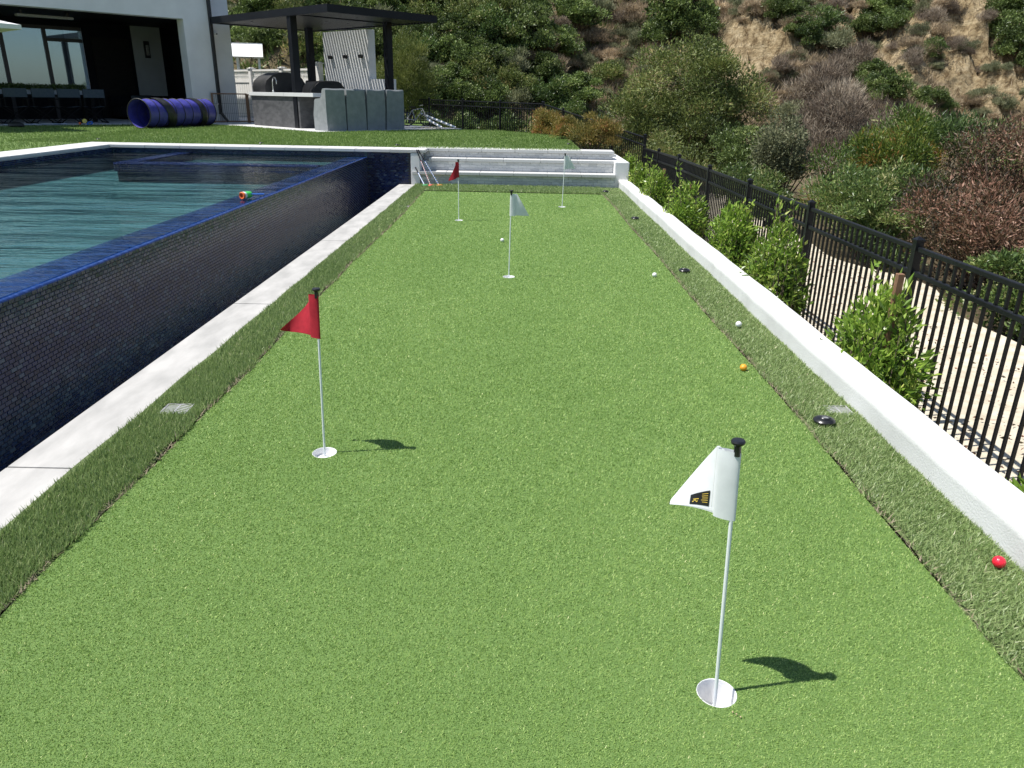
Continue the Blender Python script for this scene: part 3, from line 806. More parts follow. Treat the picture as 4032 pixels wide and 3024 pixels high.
for x in (-6.2, -3.1):
    for y in (7.75, 8.45): LB(MB().box(x-.05, x+.05, y-.05, y+.05, PZ, 1.28), 'leg', M['dark_wood'], t)
t = thing('outdoor_sofa', 'dark low sofa at the back of the veranda', 'sofa', LW(-.6, 9.8, PZ), TH)
LB(MB().box(-1.7, .3, 9.4, 10.2, PZ+.08, PZ+.42), 'seat', M['interior_dark'], t, bevel=.04)
LB(MB().box(-1.7, .3, 10.2, 10.4, PZ+.08, PZ+.72), 'backrest', M['interior_dark'], t, bevel=.04)
def pillow(w, h, d):
    m = MB()
    for s_ in (-1, 1):
        m.sheet(lambda u, v: ((u-.5)*w*(1-.08*math.sin(v*math.pi)), s_*d*(math.sin(u*math.pi)*math.sin(v*math.pi))**.5, v*h*(1-.1*math.sin(u*math.pi)*(1-v))), 10, 8)
    return m
t = tag(pillow(.7, .32, .09).build('cushion', M['canvas_teal'], smooth='all'), 'slate cushion resting on the veranda sofa', 'cushion')
t.location = LW(-.75, 10.02, PZ+.425); t.rotation_euler = (-.2, 0, TH)
rug = MB().sheet(lambda u, v: (*LW(-5.9+1.5*u, 5.99+.4*v)[:2], PZ+.012+.025*abs(math.sin(u*19+v*3))*math.sin(v*math.pi)), 60, 8).build('beach_towel', M['pattern_rug'], smooth='all')
tag(rug, 'crumpled blue and white patterned towel at the patio edge', 'towel')

# ---- pavilion
pav = thing('pavilion', 'black flat roofed pavilion with slatted ceiling over outdoor kitchen', 'pavilion', LW(1.8, 3, PZ), TH)
RZ0, RZ1 = 3.37, 3.55
for bx in ((0, 3.55, 0, .1), (0, 3.55, 5.98, 6.08), (0, .1, .1, 5.98), (3.45, 3.55, .1, 5.98)):
    LB(MB().box(*bx, RZ0, RZ1), 'fascia', M['roof_black'], pav)
LB(MB().box(.1, 3.45, 1.5, 1.6, RZ0+.002, RZ1-.01), 'roof_beam', M['roof_black'], pav)
slat = MB().box(.1, 3.45, -.048, .048, -.014, .014)
sm = slat.mesh('roof_slat', M['soffit'])
y = .16
while y < 5.95:
    if not 1.44 < y < 1.66:
        p = LW(0, y, 3.41)
        obj('roof_slat', sm, pav, ((0-1.8), y-3, 3.41-PZ))
    y += .137
for x, y in ((.12, 1.85), (2.9, 1.4), (2.72, 5.15)):
    LB(MB().box(x-.095, x+.095, y-.095, y+.095, PZ, RZ0+.03), 'post', M['roof_black'], pav, bevel=.006)
for x, y in ((.5, 3.2), (.5, 4.6), (1.6, 1.0), (2.6, .6), (1.7, 2.6), (2.5, 2.7), (1.6, 4.2)):
    LB(MB().lathe([(0, 3.385), (.035, 3.385), (.042, 3.392), (.042, 3.4)], (x, y, 0), 14), 'downlight', M['black_plastic'], pav)
wall = thing('feature_wall', 'tall white wall with three black spotlights under the pavilion', 'wall', LW(3.57, 4.2, PZ), TH)
LB(MB().box(3.45, 3.72, 3.1, 5.5, PZ, 3.33), 'tall_panel', M['plaster'], wall)
LB(MB().box(3.5, 3.7, 2.1, 3.1, PZ, 1.93), 'low_panel', M['plaster'], wall)
for y in (5.07, 4.23, 3.42):
    LB(MB().lathe([(0, 3.33), (.05, 3.33), (.055, 3.36), (.055, 3.45)], (0, y, 2.58), 14, 'x'), 'spotlight', M['black_plastic'], wall, smooth=True)
isl = thing('kitchen_island', 'dark clad outdoor kitchen island with thick white countertop', 'island', LW(.5, 2.8, PZ), TH)
LB(MB().box(.05, .95, 1.66, 4.2, PZ, 1.4), 'base', M['dark_island'], isl, bevel=.006)
LB(MB().box(.95, 2.9, 2.7, 4.9, PZ, 1.36), 'rear_base', M['dark_island'], isl)
for a, b in ((.9, 2.35), (2.353, 4.26)): LB(MB().box(0, 1.0, a, b, 1.402, 1.5), 'countertop', M['counter'], isl, bevel=.006)
LB(MB().box(1.002, 2.95, 2.65, 4.95, 1.362, 1.46), 'countertop', M['counter'], isl, bevel=.006)
t = thing('faucet', 'tall gooseneck steel faucet on the island counter', 'faucet', LW(.5, 3.75, 1.5), TH)
pts = [(.5, 3.75, 1.5), (.5, 3.75, 1.78)]+[(.5, 3.75-.11+.11*math.cos(a), 1.78+.12*math.sin(a)) for a in np.linspace(.2, math.pi, 9)]+[(.5, 3.53, 1.72)]
LB(MB().tube(pts, .016, 8), 'spout', M['steel'], t, smooth=True)
LB(MB().lathe([(.035, 1.5), (.035, 1.54), (.02, 1.56)], (.5, 3.75, 0), 12), 'base', M['steel'], t)
def cover_shape(prof, y0, y1, ny=12, wob=.012, seed=0):
    rr = random.Random(seed); ph = [rr.uniform(0, 6) for _ in range(6)]
    m = MB(); n = len(prof)
    for j in range(ny+1):
        y = y0+(y1-y0)*j/ny
        e = 1-.03*(abs(j/ny-.5)*2)**4
        for i, (x, z) in enumerate(prof):
            m.v.append((x+wob*math.sin(y*9+ph[0]+z*3), y+wob*math.sin(x*8+z*7+ph[1]), (z if z > 0 else 0)*e))
    for j in range(ny):
        for i in range(n-1):
            a = j*n+i; m.f.append((a, a+1, a+n+1, a+n))
    m.f.append(tuple(range(n))[::-1]); m.f.append(tuple(ny*n+i for i in range(n)))
    return m
t = thing('covered_grill', 'large domed grill under black cover behind the island', 'grill', LW(1.0, 4.3, 1.5), TH)
pr = [(-.68, 0), (-.68, .15), (-.62, .32), (-.45, .46), (-.2, .54), (.1, .56), (.38, .52), (.56, .4), (.66, .2), (.68, 0)]
m = cover_shape(pr, -.36, .36, 10, .012, 1); m.v = [(x+1.0, y+4.2, z+1.5) for x, y, z in m.v]; LB(m, 'cover', M['black_cover'], t, smooth=True)
LB(MB().tube([(1.3, 3.82, 1.86), (1.34, 3.8, 1.92), (1.38, 3.82, 1.86)], .012, 6).tube([(1.34, 3.8, 1.92), (1.28, 3.81, 1.76)], .01, 6), 'red_cord', M['club_pink'], t)
LB(MB().box(1.74, 1.84, 3.9, 4.0, 1.6, 1.85), 'side_burner_knob', M['black_plastic'], t, bevel=.02)
t = thing('covered_grill', 'low barbecue under black ribbed cover next to the bar chairs', 'grill', LW(1.75, 3.1, 1.46), TH)
pr = [(-.62, 0), (-.56, .1), (-.44, .26), (-.3, .35), (0, .38), (.3, .38), (.42, .34), (.54, .2), (.62, 0)]
m = cover_shape(pr, -.32, .32, 10, .01, 2); m.v = [(x+1.72, y+3.05, z+1.46) for x, y, z in m.v]; LB(m, 'cover', M['black_cover'], t, smooth=True)
# covered bar chairs
prof = [(.0, 0), (-.01, .5), (.0, 1.0), (.03, 1.035), (.13, 1.03), (.16, .98), (.2, .86), (.28, .8), (.5, .78), (.55, .75), (.57, .4), (.58, 0)]
for i, (x0, lab) in enumerate(((-.16, 'covered bar chair with bright sunlit side beside the dark island end'), (.47, 'covered bar chair second from the island end'), (1.11, 'covered bar chair second from the shaded corner post'), (1.76, 'covered bar chair in full shade, farthest from the island end'))):
    m = MB(); n = len(prof); NX = 16; rr = random.Random(i+3); ph = [rr.uniform(0, 6) for _ in range(6)]
    for j in range(NX+1):
        u = j/NX; x = x0+.57*u; ed = (abs(u-.5)*2)**8
        for yy_, zz in prof:
            flare = 1+.03*(1-zz)
            m.v.append((x+.01*math.sin(zz*9+ph[0])+(u-.5)*.03*(1-zz), .07+yy_*flare+.013*math.sin(x*24+zz*5+ph[1])*(1.1-zz)+.008*math.sin(zz*15+x*13+ph[2]), PZ+zz*(1-.012*ed-.012*math.sin(u*math.pi))))
    for j in range(NX):
        for k in range(n-1):
            a = j*n+k; m.f.append((a, a+n, a+n+1, a+1))
    m.f.append(tuple(range(n))); m.f.append(tuple(NX*n+k for k in range(n))[::-1])
    c = LB(m, 'covered_chair', M['grey_cover'], None, smooth=True)
    tag(c, 'grey fabric '+lab, 'chair', 'covered bar chairs at the island')

# ---- white vinyl fence behind the pavilion
vf = thing('vinyl_fence', 'white vinyl privacy fence with open spindle top behind the pavilion', 'fence', LW(3.4, 9, LAWN-.1), TH)
py = [5.75, 8.05, 10.2, 12.4, 14.6]
for i, y in enumerate(py):
    h = 2.4 if i == 0 else 2.28
    pst = LB(MB().box(3.31, 3.49, y-.09, y+.09, LAWN-.1, h), 'post', M['white_vinyl'], vf, bevel=.008)
    LB(MB().box(3.28, 3.52, y-.12, y+.12, h, h+.03).box(3.33, 3.47, y-.07, y+.07, h+.03, h+.055), 'post_cap', M['white_vinyl'], pst, bevel=.005)
for a, b in zip(py[:-1], py[1:]):
    for z0, z1 in ((2.2, 2.26), (1.82, 1.94), (.62, .78)):
        LB(MB().box(3.36, 3.44, a+.09, b-.09, z0, z1), 'rail', M['white_vinyl'], vf)
    n = int((b-a-.2)/.155)
    for k in range(n):
        y = a+.1+(k+.5)*(b-a-.2)/n
        LB(MB().box(3.385, 3.415, y-.073, y+.073, .78, 1.82), 'board', M['white_vinyl'], vf)
    n = int((b-a-.2)/.085)
    for k in range(n):
        y = a+.1+(k+.5)*(b-a-.2)/n
        LB(MB().box(3.388, 3.412, y-.016, y+.016, 1.94, 2.2), 'spindle', M['white_vinyl'], vf)
    LB(MB().box(3.39, 3.41, a+.09, b-.09, 2.05, 2.075), 'rail', M['white_vinyl'], vf)
# ---- white playhouse tower beyond the fence
def PB(mb, *a, **k):
    c_, s_ = math.cos(R(-74)), math.sin(R(-74))
    mb.v = [(-10.95+((x-6.4)*c_-(y-15.3)*.55*s_)*.92, 32.8+((x-6.4)*s_+(y-15.3)*.55*c_)*.92, 1.52+(z-1.52)*.92) for x, y, z in mb.v]; return mb.build(*a, world=True, **k)
ph = thing('playhouse', 'white wooden play tower with slatted gable roof beyond the fence', 'playhouse', (-10.75, 32.8, -.45))
for x in (5.9, 6.9):
    for y in (14.5, 16.1): PB(MB().box(x-.06, x+.06, y-.06, y+.06, -.6, 2.9), 'post', M['white_paint'], ph)
PB(MB().box(5.8, 7.0, 14.4, 16.2, 1.4, 1.5), 'deck', M['white_paint'], ph)
for z in (1.75, 2.05, 2.3): PB(MB().box(6.94, 6.98, 14.45, 16.15, z, z+.1), 'rail', M['white_paint'], ph)
for s_ in (-1, 1):
    for k in range(6):
        a, b = k/6, (k+1)/6-.012
        PB(MB().bar((6.4+s_*.78*(1-(a+b)/2), 14.15, 2.88+.55*(a+b)/2), (6.4+s_*.78*(1-(a+b)/2), 16.45, 2.88+.55*(a+b)/2), .155, .025, up=(s_*.55, 0, .78)), 'roof_board', M['white_paint'], ph)
PB(MB().box(6.36, 6.44, 14.15, 16.45, 3.42, 3.46), 'ridge', M['white_paint'], ph)
sl = MB()
PB(sl.sheet(lambda u, v: (6.6-.4*v, 14.2-1.9*v+.3*math.cos(u*math.pi), 2.2-2.2*v-.25*math.sin(u*math.pi)), 8, 10), 'slide', M['slide_green'], ph, smooth='all')

# ---- pet gate between house and island
pg = thing('pet_gate', 'low wire pet gate with brown wooden frame beside the house corner', 'gate', (-9.0, 25.2, PZ))
def gate_panel(a, b, h):
    a = Vector((*a, PZ)); b = Vector((*b, PZ)); up = Vector((0, 0, 1))
    fm = MB().bar(a+up*.04, b+up*.04, .035).bar(a+up*h, b+up*h, .035).bar(a+up*.0, a+up*(h+.02), .045).bar(b+up*.0, b+up*(h+.02), .045)
    fm.build('frame', M['brown_wood'] if h > .8 else M['black_metal'], pg, world=True)
    n = int((b-a).length/.055)
    for k in range(1, n):
        p = a.lerp(b, k/n); MB().bar(p+up*.04, p+up*h, .006).build('wire', M['black_metal'], pg, world=True)
    for k in range(1, 3):
        MB().bar(a+up*h*k/3, b+up*h*k/3, .006).build('wire', M['black_metal'], pg, world=True)
gate_panel((-9.42, 24.55), (-8.55, 25.05), .84)
gate_panel((-8.5, 25.05), (-7.95, 24.5), .82)

# ---- violet play tunnel on the lawn
TA, TB = Vector((-9.58, 20.05, LAWN+.37)), Vector((-8.86, 22.5, LAWN+.37))
tn = thing('play_tunnel', 'violet fabric pop-up dog tunnel with black weight straps lying on the lawn', 'tunnel', (-9.2, 21.3, LAWN))
ax = (TB-TA).normalized(); sx_ = Vector((ax.y, -ax.x, 0)); up = Vector((0, 0, 1)); Lt = (TB-TA).length
def tpt(t, a, r): return TA+ax*(t*Lt)+sx_*math.cos(a)*r+up*math.sin(a)*r
RG = 8
def trad(t, a):
    ph_ = t*RG
    return .345-.014*math.sin((ph_ % 1)*math.pi)+.006*math.sin(a*7+t*30)*math.sin((ph_ % 1)*math.pi)
MB().sheet(lambda u, v: tpt(v, u*2*math.pi, trad(v, u*2*math.pi)), 40, 64).build('fabric', M['purple'], tn, world=True, smooth='all')
for k in range(RG+1):
    pts = [tpt(k/RG, a, .35) for a in np.linspace(0, 2*math.pi, 33)]
    MB().tube(pts, .009 if 0 < k < RG else .013, 6, cap=False).build('hoop', M['black_nylon'], tn, world=True, smooth='all')
for t0, t1, sw in ((.24, .36, .05), (.76, .85, .03)):
    strap = MB().sheet(lambda u, v: tpt(t0+(t1-t0)*v+sw*(math.cos(u*2*math.pi)), -math.pi/2+u*2*math.pi, .362+.012*math.sin(v*math.pi)+(.035*math.sin(v*math.pi) if .62 < u < .95 or .05 < u < .38 else 0)), 36, 8).build('weight_strap', M['black_nylon'], tn, world=True, smooth='all')
    for dz in (-.02, .02):
        c = tpt((t0+t1)/2-.006, math.pi*1.05, .415)+up*dz
        nrm = (-sx_)
        pts = [c+ax*(.018*math.cos(a))+up*(.018*math.sin(a)) for a in np.linspace(0, 2*math.pi, 13)]
        MB().tube(pts, .006, 5, cap=False).build('emblem', M['white_paint'], strap, world=True)

# ---- parasol at the left edge
um = thing('parasol', 'large square white parasol over the lawn in front of the veranda', 'parasol', (-13.2, 18.2, LAWN), TH)
h2 = 1.52
m = MB()
cs = [(-h2, -h2), (h2, -h2), (h2, h2), (-h2, h2)]
n0 = 8
for (xa, ya), (xb, yb) in zip(cs, cs[1:]+cs[:1]):
    m.sheet(lambda u, v: ((xa+(xb-xa)*u)*(1-v), (ya+(yb-ya)*u)*(1-v), 2.22+.55*v-.05*math.sin(v*math.pi)+.03*math.sin(u*math.pi)*(1-v)), n0, n0)
for (xa, ya), (xb, yb) in zip(cs, cs[1:]+cs[:1]):
    m.sheet(lambda u, v: ((xa+(xb-xa)*u)*(1.002), (ya+(yb-ya)*u)*1.002, 2.22-.09*v+.03*math.sin(u*math.pi)*(1-v)), n0, 1)
m.build('canopy', M['canopy_cloth'], um)
MB().tube([(0, 0, .05), (0, 0, 2.85)], .03, 12).build('pole', M['black_metal'], um, smooth=True)
MB().box(-.35, .35, -.35, .35, 0, .09).build('base', M['black_metal'], um, bevel=.02)
for xa, ya in cs: MB().bar((0, 0, 2.74), (xa*.98, ya*.98, 2.2), .025).build('rib', M['black_metal'], um)
t = tag(MB().lathe([(0, .0), (.17, .0), (.21, .04), (.19, .1), (.1, .15), (0, .16)], (0, 0, 0), 16).build('gym_bag', M['black_nylon'], smooth=True), 'small dark bag lying in the parasol shadow', 'bag')
t.location = (-12.55, 19.75, LAWN+.01); t.scale = (.95, .6, .8)

# small toys on the lawn
def ring(r, rt): 
    return MB().lathe([(r+rt*math.cos(a), rt*math.sin(a)) for a in np.linspace(0, 2*math.pi, 9)], (0, 0, 0), 20)
t = tag(ring(.09, .02).build('toy_ring', M['toy_blue'], smooth='all'), 'blue plastic toy ring on the lawn edge', 'toy'); t.location = (-11.78, 21.75, LAWN+.05); t.rotation_euler = (.5, 0, 0); t.scale = (.75, .75, .75)
t = tag(MB().lathe([(.001, -.05), (.03, -.04), (.05, 0), (.03, .04), (.001, .05)], n=14).build('toy_ball', M['toy_orange'], smooth='all'), 'orange toy ball on the lawn edge beside the blue ring', 'toy'); t.location = (-11.97, 21.6, LAWN+.045); t.scale = (.75, .75, .75)
t = tag(MB().lathe([(.001, 0), (.07, .0), (.08, .015), (.06, .025), (.001, .03)], n=16).build('toy_disc', M['toy_yellow'], smooth=True), 'pale yellow toy disc standing by the blue ring', 'toy'); t.location = (-11.94, 21.8, LAWN+.1); t.rotation_euler = (1.1, .5, 0); t.scale = (.75, .75, .75)

# ---- things lying by the back fence: pipes, bicycle, sand
tag(MB().sheet(lambda u, v: (-3.6+1.7*u, 23.2+.9*v+.15*math.sin(u*7), LAWN-.02+.06*math.sin(u*3.1)*math.sin(v*3.1)), 14, 8).build('sand_pile', M['sand'], smooth='all'), 'small pile of pale sand near the white pipes', 'sand')
for a, b, lab in (((-2.95, 23.7, LAWN+.4), (-1.9, 23.2, LAWN+.05), 'long white plastic pipe slanting down against the sand'), ((-2.75, 23.5, LAWN+.25), (-2.3, 23.15, LAWN+.05), 'short white plastic pipe lying under the longer one')):
    m = MB().tube([a, b], .03, 10); o = m.build('white_pipe', M['white_paint'], smooth=True); tag(o, lab, 'pipe')
bk = thing('bicycle', 'small bicycle lying tipped on the sand by the fence', 'bicycle', (-2.9, 23.55, LAWN))
def wheel(c, r, name='wheel'):
    pts = [Vector(c)+Vector((math.cos(a)*r, .25*math.sin(a)*r, .8*math.sin(a)*r)) for a in np.linspace(0, 2*math.pi, 25)]
    w = MB().tube(pts, .018, 6, cap=False).build('tyre', M['black_plastic'], bk, world=True, smooth='all')
    s_ = MB()
    for a in np.linspace(0, 2*math.pi, 12, endpoint=False): s_.tube([c, Vector(c)+Vector((math.cos(a)*r, .25*math.sin(a)*r, .8*math.sin(a)*r))], .003, 3)
    s_.build('spokes', M['steel'], w, world=True)
wheel((-2.75, 23.5, LAWN+.25), .22); wheel((-3.35, 23.55, LAWN+.25), .22)
for a, b in (((-2.75, 23.5, LAWN+.25), (-2.9, 23.55, LAWN+.55)), ((-2.9, 23.55, LAWN+.55), (-3.2, 23.58, LAWN+.5)), ((-3.2, 23.58, LAWN+.5), (-3.35, 23.55, LAWN+.25)), ((-2.9, 23.5, LAWN+.5), (-3.1, 23.52, LAWN+.22)), ((-3.1, 23.52, LAWN+.22), (-3.35, 23.55, LAWN+.25)), ((-3.2, 23.58, LAWN+.5), (-3.1, 23.52, LAWN+.22))):
    MB().tube([a, b], .014, 6).build('frame_tube', M['grate'], bk, world=True)
MB().tube([(-2.95, 23.3, LAWN+.62), (-2.88, 23.55, LAWN+.64), (-2.95, 23.8, LAWN+.66)], .012, 6).build('handlebar', M['steel'], bk, world=True)
MB().box(-3.3, -3.1, 23.54, 23.64, LAWN+.56, LAWN+.6).build('saddle', M['black_plastic'], bk, world=True, bevel=.015)

# ================================================================== FENCES
def fence(name, label, runs, spacing, extra=None, group=None):
    """runs: list of (post a, post b) as (x, y, ztop) with height"""
    p0 = runs[0][0]
    f = thing(name, label, 'fence', (p0[0], p0[1], p0[2]-runs[0][2]), 0, group)
    done = []
    for a, b, h in runs:
        A = Vector(a); B = Vector(b); up = Vector((0, 0, 1)); L_ = (B-A).length; dr = (B-A)/L_
        dh = Vector((dr.x, dr.y, 0)).normalized()
        for P in (A, B):
            if all((P-Q).length > .05 for Q in done):
                done.append(P)
                ang = math.atan2(dh.y, dh.x)
                m = MB().box(-.024, .024, -.024, .024, -h-.15, .03)
                m2 = MB().box(-.03, .03, -.03, .03, .03, .04).add([(-.027, -.027, .04), (.027, -.027, .04), (.027, .027, .04), (-.027, .027, .04), (0, 0, .06)], [(0, 1, 4), (1, 2, 4), (2, 3, 4), (3, 0, 4)])
                pst = f
                for mm, nm in ((m, 'post'), (m2, 'post_cap')):
                    mm.v = [(P.x+x*math.cos(ang)-y*math.sin(ang), P.y+x*math.sin(ang)+y*math.cos(ang), P.z+z) for x, y, z in mm.v]
                    pst = mm.build(nm, M['fence_black'], pst, world=True)
        for z in (-.018, -.165, -h+.12):
            MB().bar(A+dr*.03+up*z, B-dr*.03+up*z, .028, .03).build('rail', M['fence_black'], f, world=True, bevel=.004, segs=1)
        n = int(round((L_-.06)/spacing))
        for k in range(1, n):
            P = A+dr*(.03+(L_-.06)*k/n)
            m = MB().bar(P+up*(-h), P+up*(-.02), .015, .015, up=(dh.x, dh.y, 0))
            m.build('picket', M['fence_black'], f, world=True)
    return f
FX = 2.45
py = [15.8, 14.04, 12.2, 10.18, 8.34, 6.51, 4.68, 2.85, 1.02]
zt = [.60, .64, .672, .68, .687, .69, .70, .715, .73]
fence('picket_fence', 'black metal picket fence running along the hedge shrubs', [((FX, py[i], zt[i]), (FX, py[i+1], zt[i+1]), 1.2) for i in range(8)], .0845)
J = (2.47, 15.86, .80); K = (.62, 22.5, 1.33)
def lerp3(a, b, t): return tuple(a[i]+(b[i]-a[i])*t for i in range(3))
fence('picket_fence', 'black metal picket fence climbing past the golden bushes to the back corner', [(lerp3(J, K, i/4), lerp3(J, K, (i+1)/4), 1.15) for i in range(4)], .105)
E2 = (-4.3, 28.3, 1.38)
K2 = (K[0]-.03, K[1]+.06, 1.335)
fence('picket_fence', 'black metal picket fence across the back of the upper lawn', [(lerp3(K2, E2, i/4), lerp3(K2, E2, (i+1)/4), 1.25) for i in range(4)], .105)

# ================================================================== GOLF THINGS
POLES = [((.566, 1.647), (.535, 1.655), (-.87, .46), 'white_cloth', 'white putting flag whose pennant carries a black label with gold print'),
         ((-.858, 3.078), (-.839, 3.078), (-.85, .5), 'red_cloth', 'red putting flag with a small yellow tag, standing beside the grass border'),
         ((-.084, 6.702), (-.072, 6.702), (.96, .12), 'white_cloth', 'white putting flag alone mid-green beside a white ball'),
         ((-.783, 9.922), (-.783, 9.922), (-.62, -.5), 'red_cloth', 'red putting flag hanging limp before the steps'),
         ((.626, 11.381), (.643, 11.381), (.93, .2), 'white_cloth', 'white putting flag standing just before the garden steps')]
for i, ((bx, by), (tx, ty), (dx, dy), cl, lab) in enumerate(POLES):
    cup = thing('golf_cup', ['round white cup sunk in the turf under the black-labelled flag', 'round white cup sunk in the turf under the yellow-tagged red flag', 'round white cup sunk in the turf mid-green', 'round white cup sunk in the turf under the limp red flag', 'round white cup sunk in the turf just before the steps'][i], 'cup', (bx, by, -.1))
    dp = .085 if i == 0 else .03
    MB().lathe([(.0545, .1005), (.0535, .102), (.052, .1005), (.0515, .1-dp), (.0, .1-dp)], (0, 0, 0), 32).build('liner', M['cup_white'], cup, smooth=True)
    MB().lathe([(.018, .1-dp), (.018, .1-dp+.012), (.006, .1-dp+.014)], (0, 0, 0), 16).build('pole_socket', M['cup_white'], cup)
    fl = thing('golf_flag', lab, 'flag', (bx, by, -dp+.001))
    b = Vector((bx, by, -dp+.012)); tp = Vector((tx, ty, .757))
    ln = (tp-b).normalized()
    MB().tube([b, tp-ln*.03], .005, 10).build('pole', M['pole_white'], fl, world=True, smooth=True)
    q = Vector((0, 0, 1)).rotation_difference(ln)
    m = MB().lathe([(.0, -.04), (.0088, -.04), (.0085, -.014), (.011, -.011), (.0165, -.007), (.0175, -.002), (.015, .002), (0, .003)], (0, 0, 0), 18)
    m.v = [tuple(tp+q @ Vector(p)) for p in m.v]; m.build('knob', M['black_plastic'], fl, world=True, smooth=True)
    top = tp-ln*.03
    d = Vector((dx, dy, 0)).normalized(); nrm = Vector((-d.y, d.x, 0))
    limp = i == 3; LF = .155 if i == 1 else .108
    def fp(sv, tv, off=0.0):
        # sv along the cloth from the pole, tv 0 top 1 bottom
        if sv < .05: tt, bb = -.002, -.183
        else:
            k = (sv-.05)/LF; tt = -.178*k; bb = -.183-.004*k
        z = tt+(bb-tt)*tv
        w = .006*math.sin(sv*24+z*9+i)*(sv/.2)-(.045 if i < 2 else .015)*math.sin(math.pi*max(0, sv-.03)/.14)*(1-.7*tv)+off
        ss = sv*(1 if not limp else .8-.9*max(0, .09+z)*(sv/.19))
        if limp: w += .045*math.sin(sv*26)*(sv/.19); z -= .05*(sv/.19)
        return top+d*(ss-.0)+nrm*w+ln*z
    m = MB()
    m.sheet(lambda u, v: fp(.03+u*(.02+LF), v, .0006), 22, 10)
    m.sheet(lambda u, v: fp(.05+LF-u*(.02+LF), v, -.0006), 22, 10)
    pen = m.build('pennant', M[cl], fl, world=True, smooth='all')
    # pocket sleeve round the pole
    m = MB()
    m.sheet(lambda u, v: top+ln*(-.187*v)+d*(.018+.028*math.cos(u*2*math.pi))+nrm*.0078*math.sin(u*2*math.pi)*(1+.15*math.sin(v*5+i)), 20, 6)
    m.build('sleeve', M[cl], fl, world=True, smooth='all')
    for s0 in (.047, .053):
        m = MB()
        for sg in (-1, 1): m.sheet(lambda u, v: fp(s0+.0012*u, v, sg*.0014), 1, 10)
        m.build('seam', M['white_paint'] if cl == 'white_cloth' else M['red_cloth'], pen, world=True)
    # hem along the lower edge
    m = MB()
    for sg in (-1, 1): m.sheet(lambda u, v: fp(.045+u*.1, .93+.05*v, sg*.0013), 20, 1)
    m.build('hem', M[cl], pen, world=True)
    if i == 0:
        for sg in (1, -1):
            lb = MB().sheet(lambda u, v: fp(.06+.05*u, .66+.26*v, sg*.0022), 12, 3).build('label', M['black_plastic'], pen, world=True)
            g = MB()
            for r_ in range(5):
                g.sheet(lambda u, v: fp(.064+(.016+.003*math.sin(r_*3))*u, .70+.038*r_+.01*v, sg*.0030), 6, 1)
            g.sheet(lambda u, v: fp(.088+.014*u, .78+.02*v, sg*.0030), 6, 1)
            g.sheet(lambda u, v: fp(.09+.014*u, .82+.025*v+.02*math.sin(u*9), sg*.0030), 8, 1)
            g.build('gold_print', M['gold'], pen, world=True)
    if i == 1:
        c = fp(.05, .9)
        MB().sheet(lambda u, v: c+d*(.016*(u-.5))-nrm*(.006+.008*math.sin(v*2.5))+ln*(.018*(.5-v)*1.3), 3, 5).build('tag', M['label_yellow'], pen, world=True)
        g = MB()
        for r_ in range(3): g.sheet(lambda u, v: c+d*(.010*(u-.5))-nrm*(.0095+.008*math.sin((.3+.2*r_)*2.5))+ln*(.018*(.2-.2*r_-.08*v)*1.3), 2, 1)
        g.build('tag_print', M['black_plastic'], pen, world=True)
# balls
def ball_mesh(mat):
    bm = bmesh.new(); bmesh.ops.create_icosphere(bm, subdivisions=4, radius=.0214)
    me = bpy.data.meshes.new('golf_ball'); bm.to_mesh(me); bm.free()
    me.materials.append(mat); me.polygons.foreach_set('use_smooth', [True]*len(me.polygons)); return me
for m_ in ('ball_white', 'ball_orange', 'ball_red'):
    nt = M[m_].node_tree; bs = nt.nodes['Principled BSDF']
    vo = nt.nodes.new('ShaderNodeTexVoronoi'); vo.inputs['Scale'].default_value = 260
    nt.links.new(coords(nt), vo.inputs['Vector']); bump(nt, vo.outputs['Distance'], bs, .5, .002)
wb = ball_mesh(M['ball_white'])
for x, y, z, me, lab in ((-.184, 8.423, .021, wb, 'white golf ball on the green near the mid-green flag'), (1.238, 6.801, .021, wb, 'white golf ball on the green near the right border'), (1.566, 5.181, .036, wb, 'white golf ball resting in the grass border'), (1.361, 4.298, .021, ball_mesh(M['ball_orange']), 'amber golf ball at the edge of the green'), (1.69, 2.262, .034, ball_mesh(M['ball_red']), 'bright red golf ball in the grass beside the low wall')):
    tag(obj('golf_ball', me, None, (x, y, z)), lab, 'ball')
# pebbles by the cup
for k, (x, y) in enumerate(((.598, 1.565), (.606, 1.556), (.59, 1.572))):
    bm = bmesh.new(); bmesh.ops.create_icosphere(bm, subdivisions=1, radius=.0024)
    for v in bm.verts: v.co *= 1+random.uniform(-.3, .3)
    me = bpy.data.meshes.new('pebble'); bm.to_mesh(me); bm.free(); me.materials.append(M['pebble'])
    tag(obj('pebble', me, None, (x, y, .007)), 'tiny tan pebble on the turf beside the white cup', 'pebble', 'pebbles beside the cup')
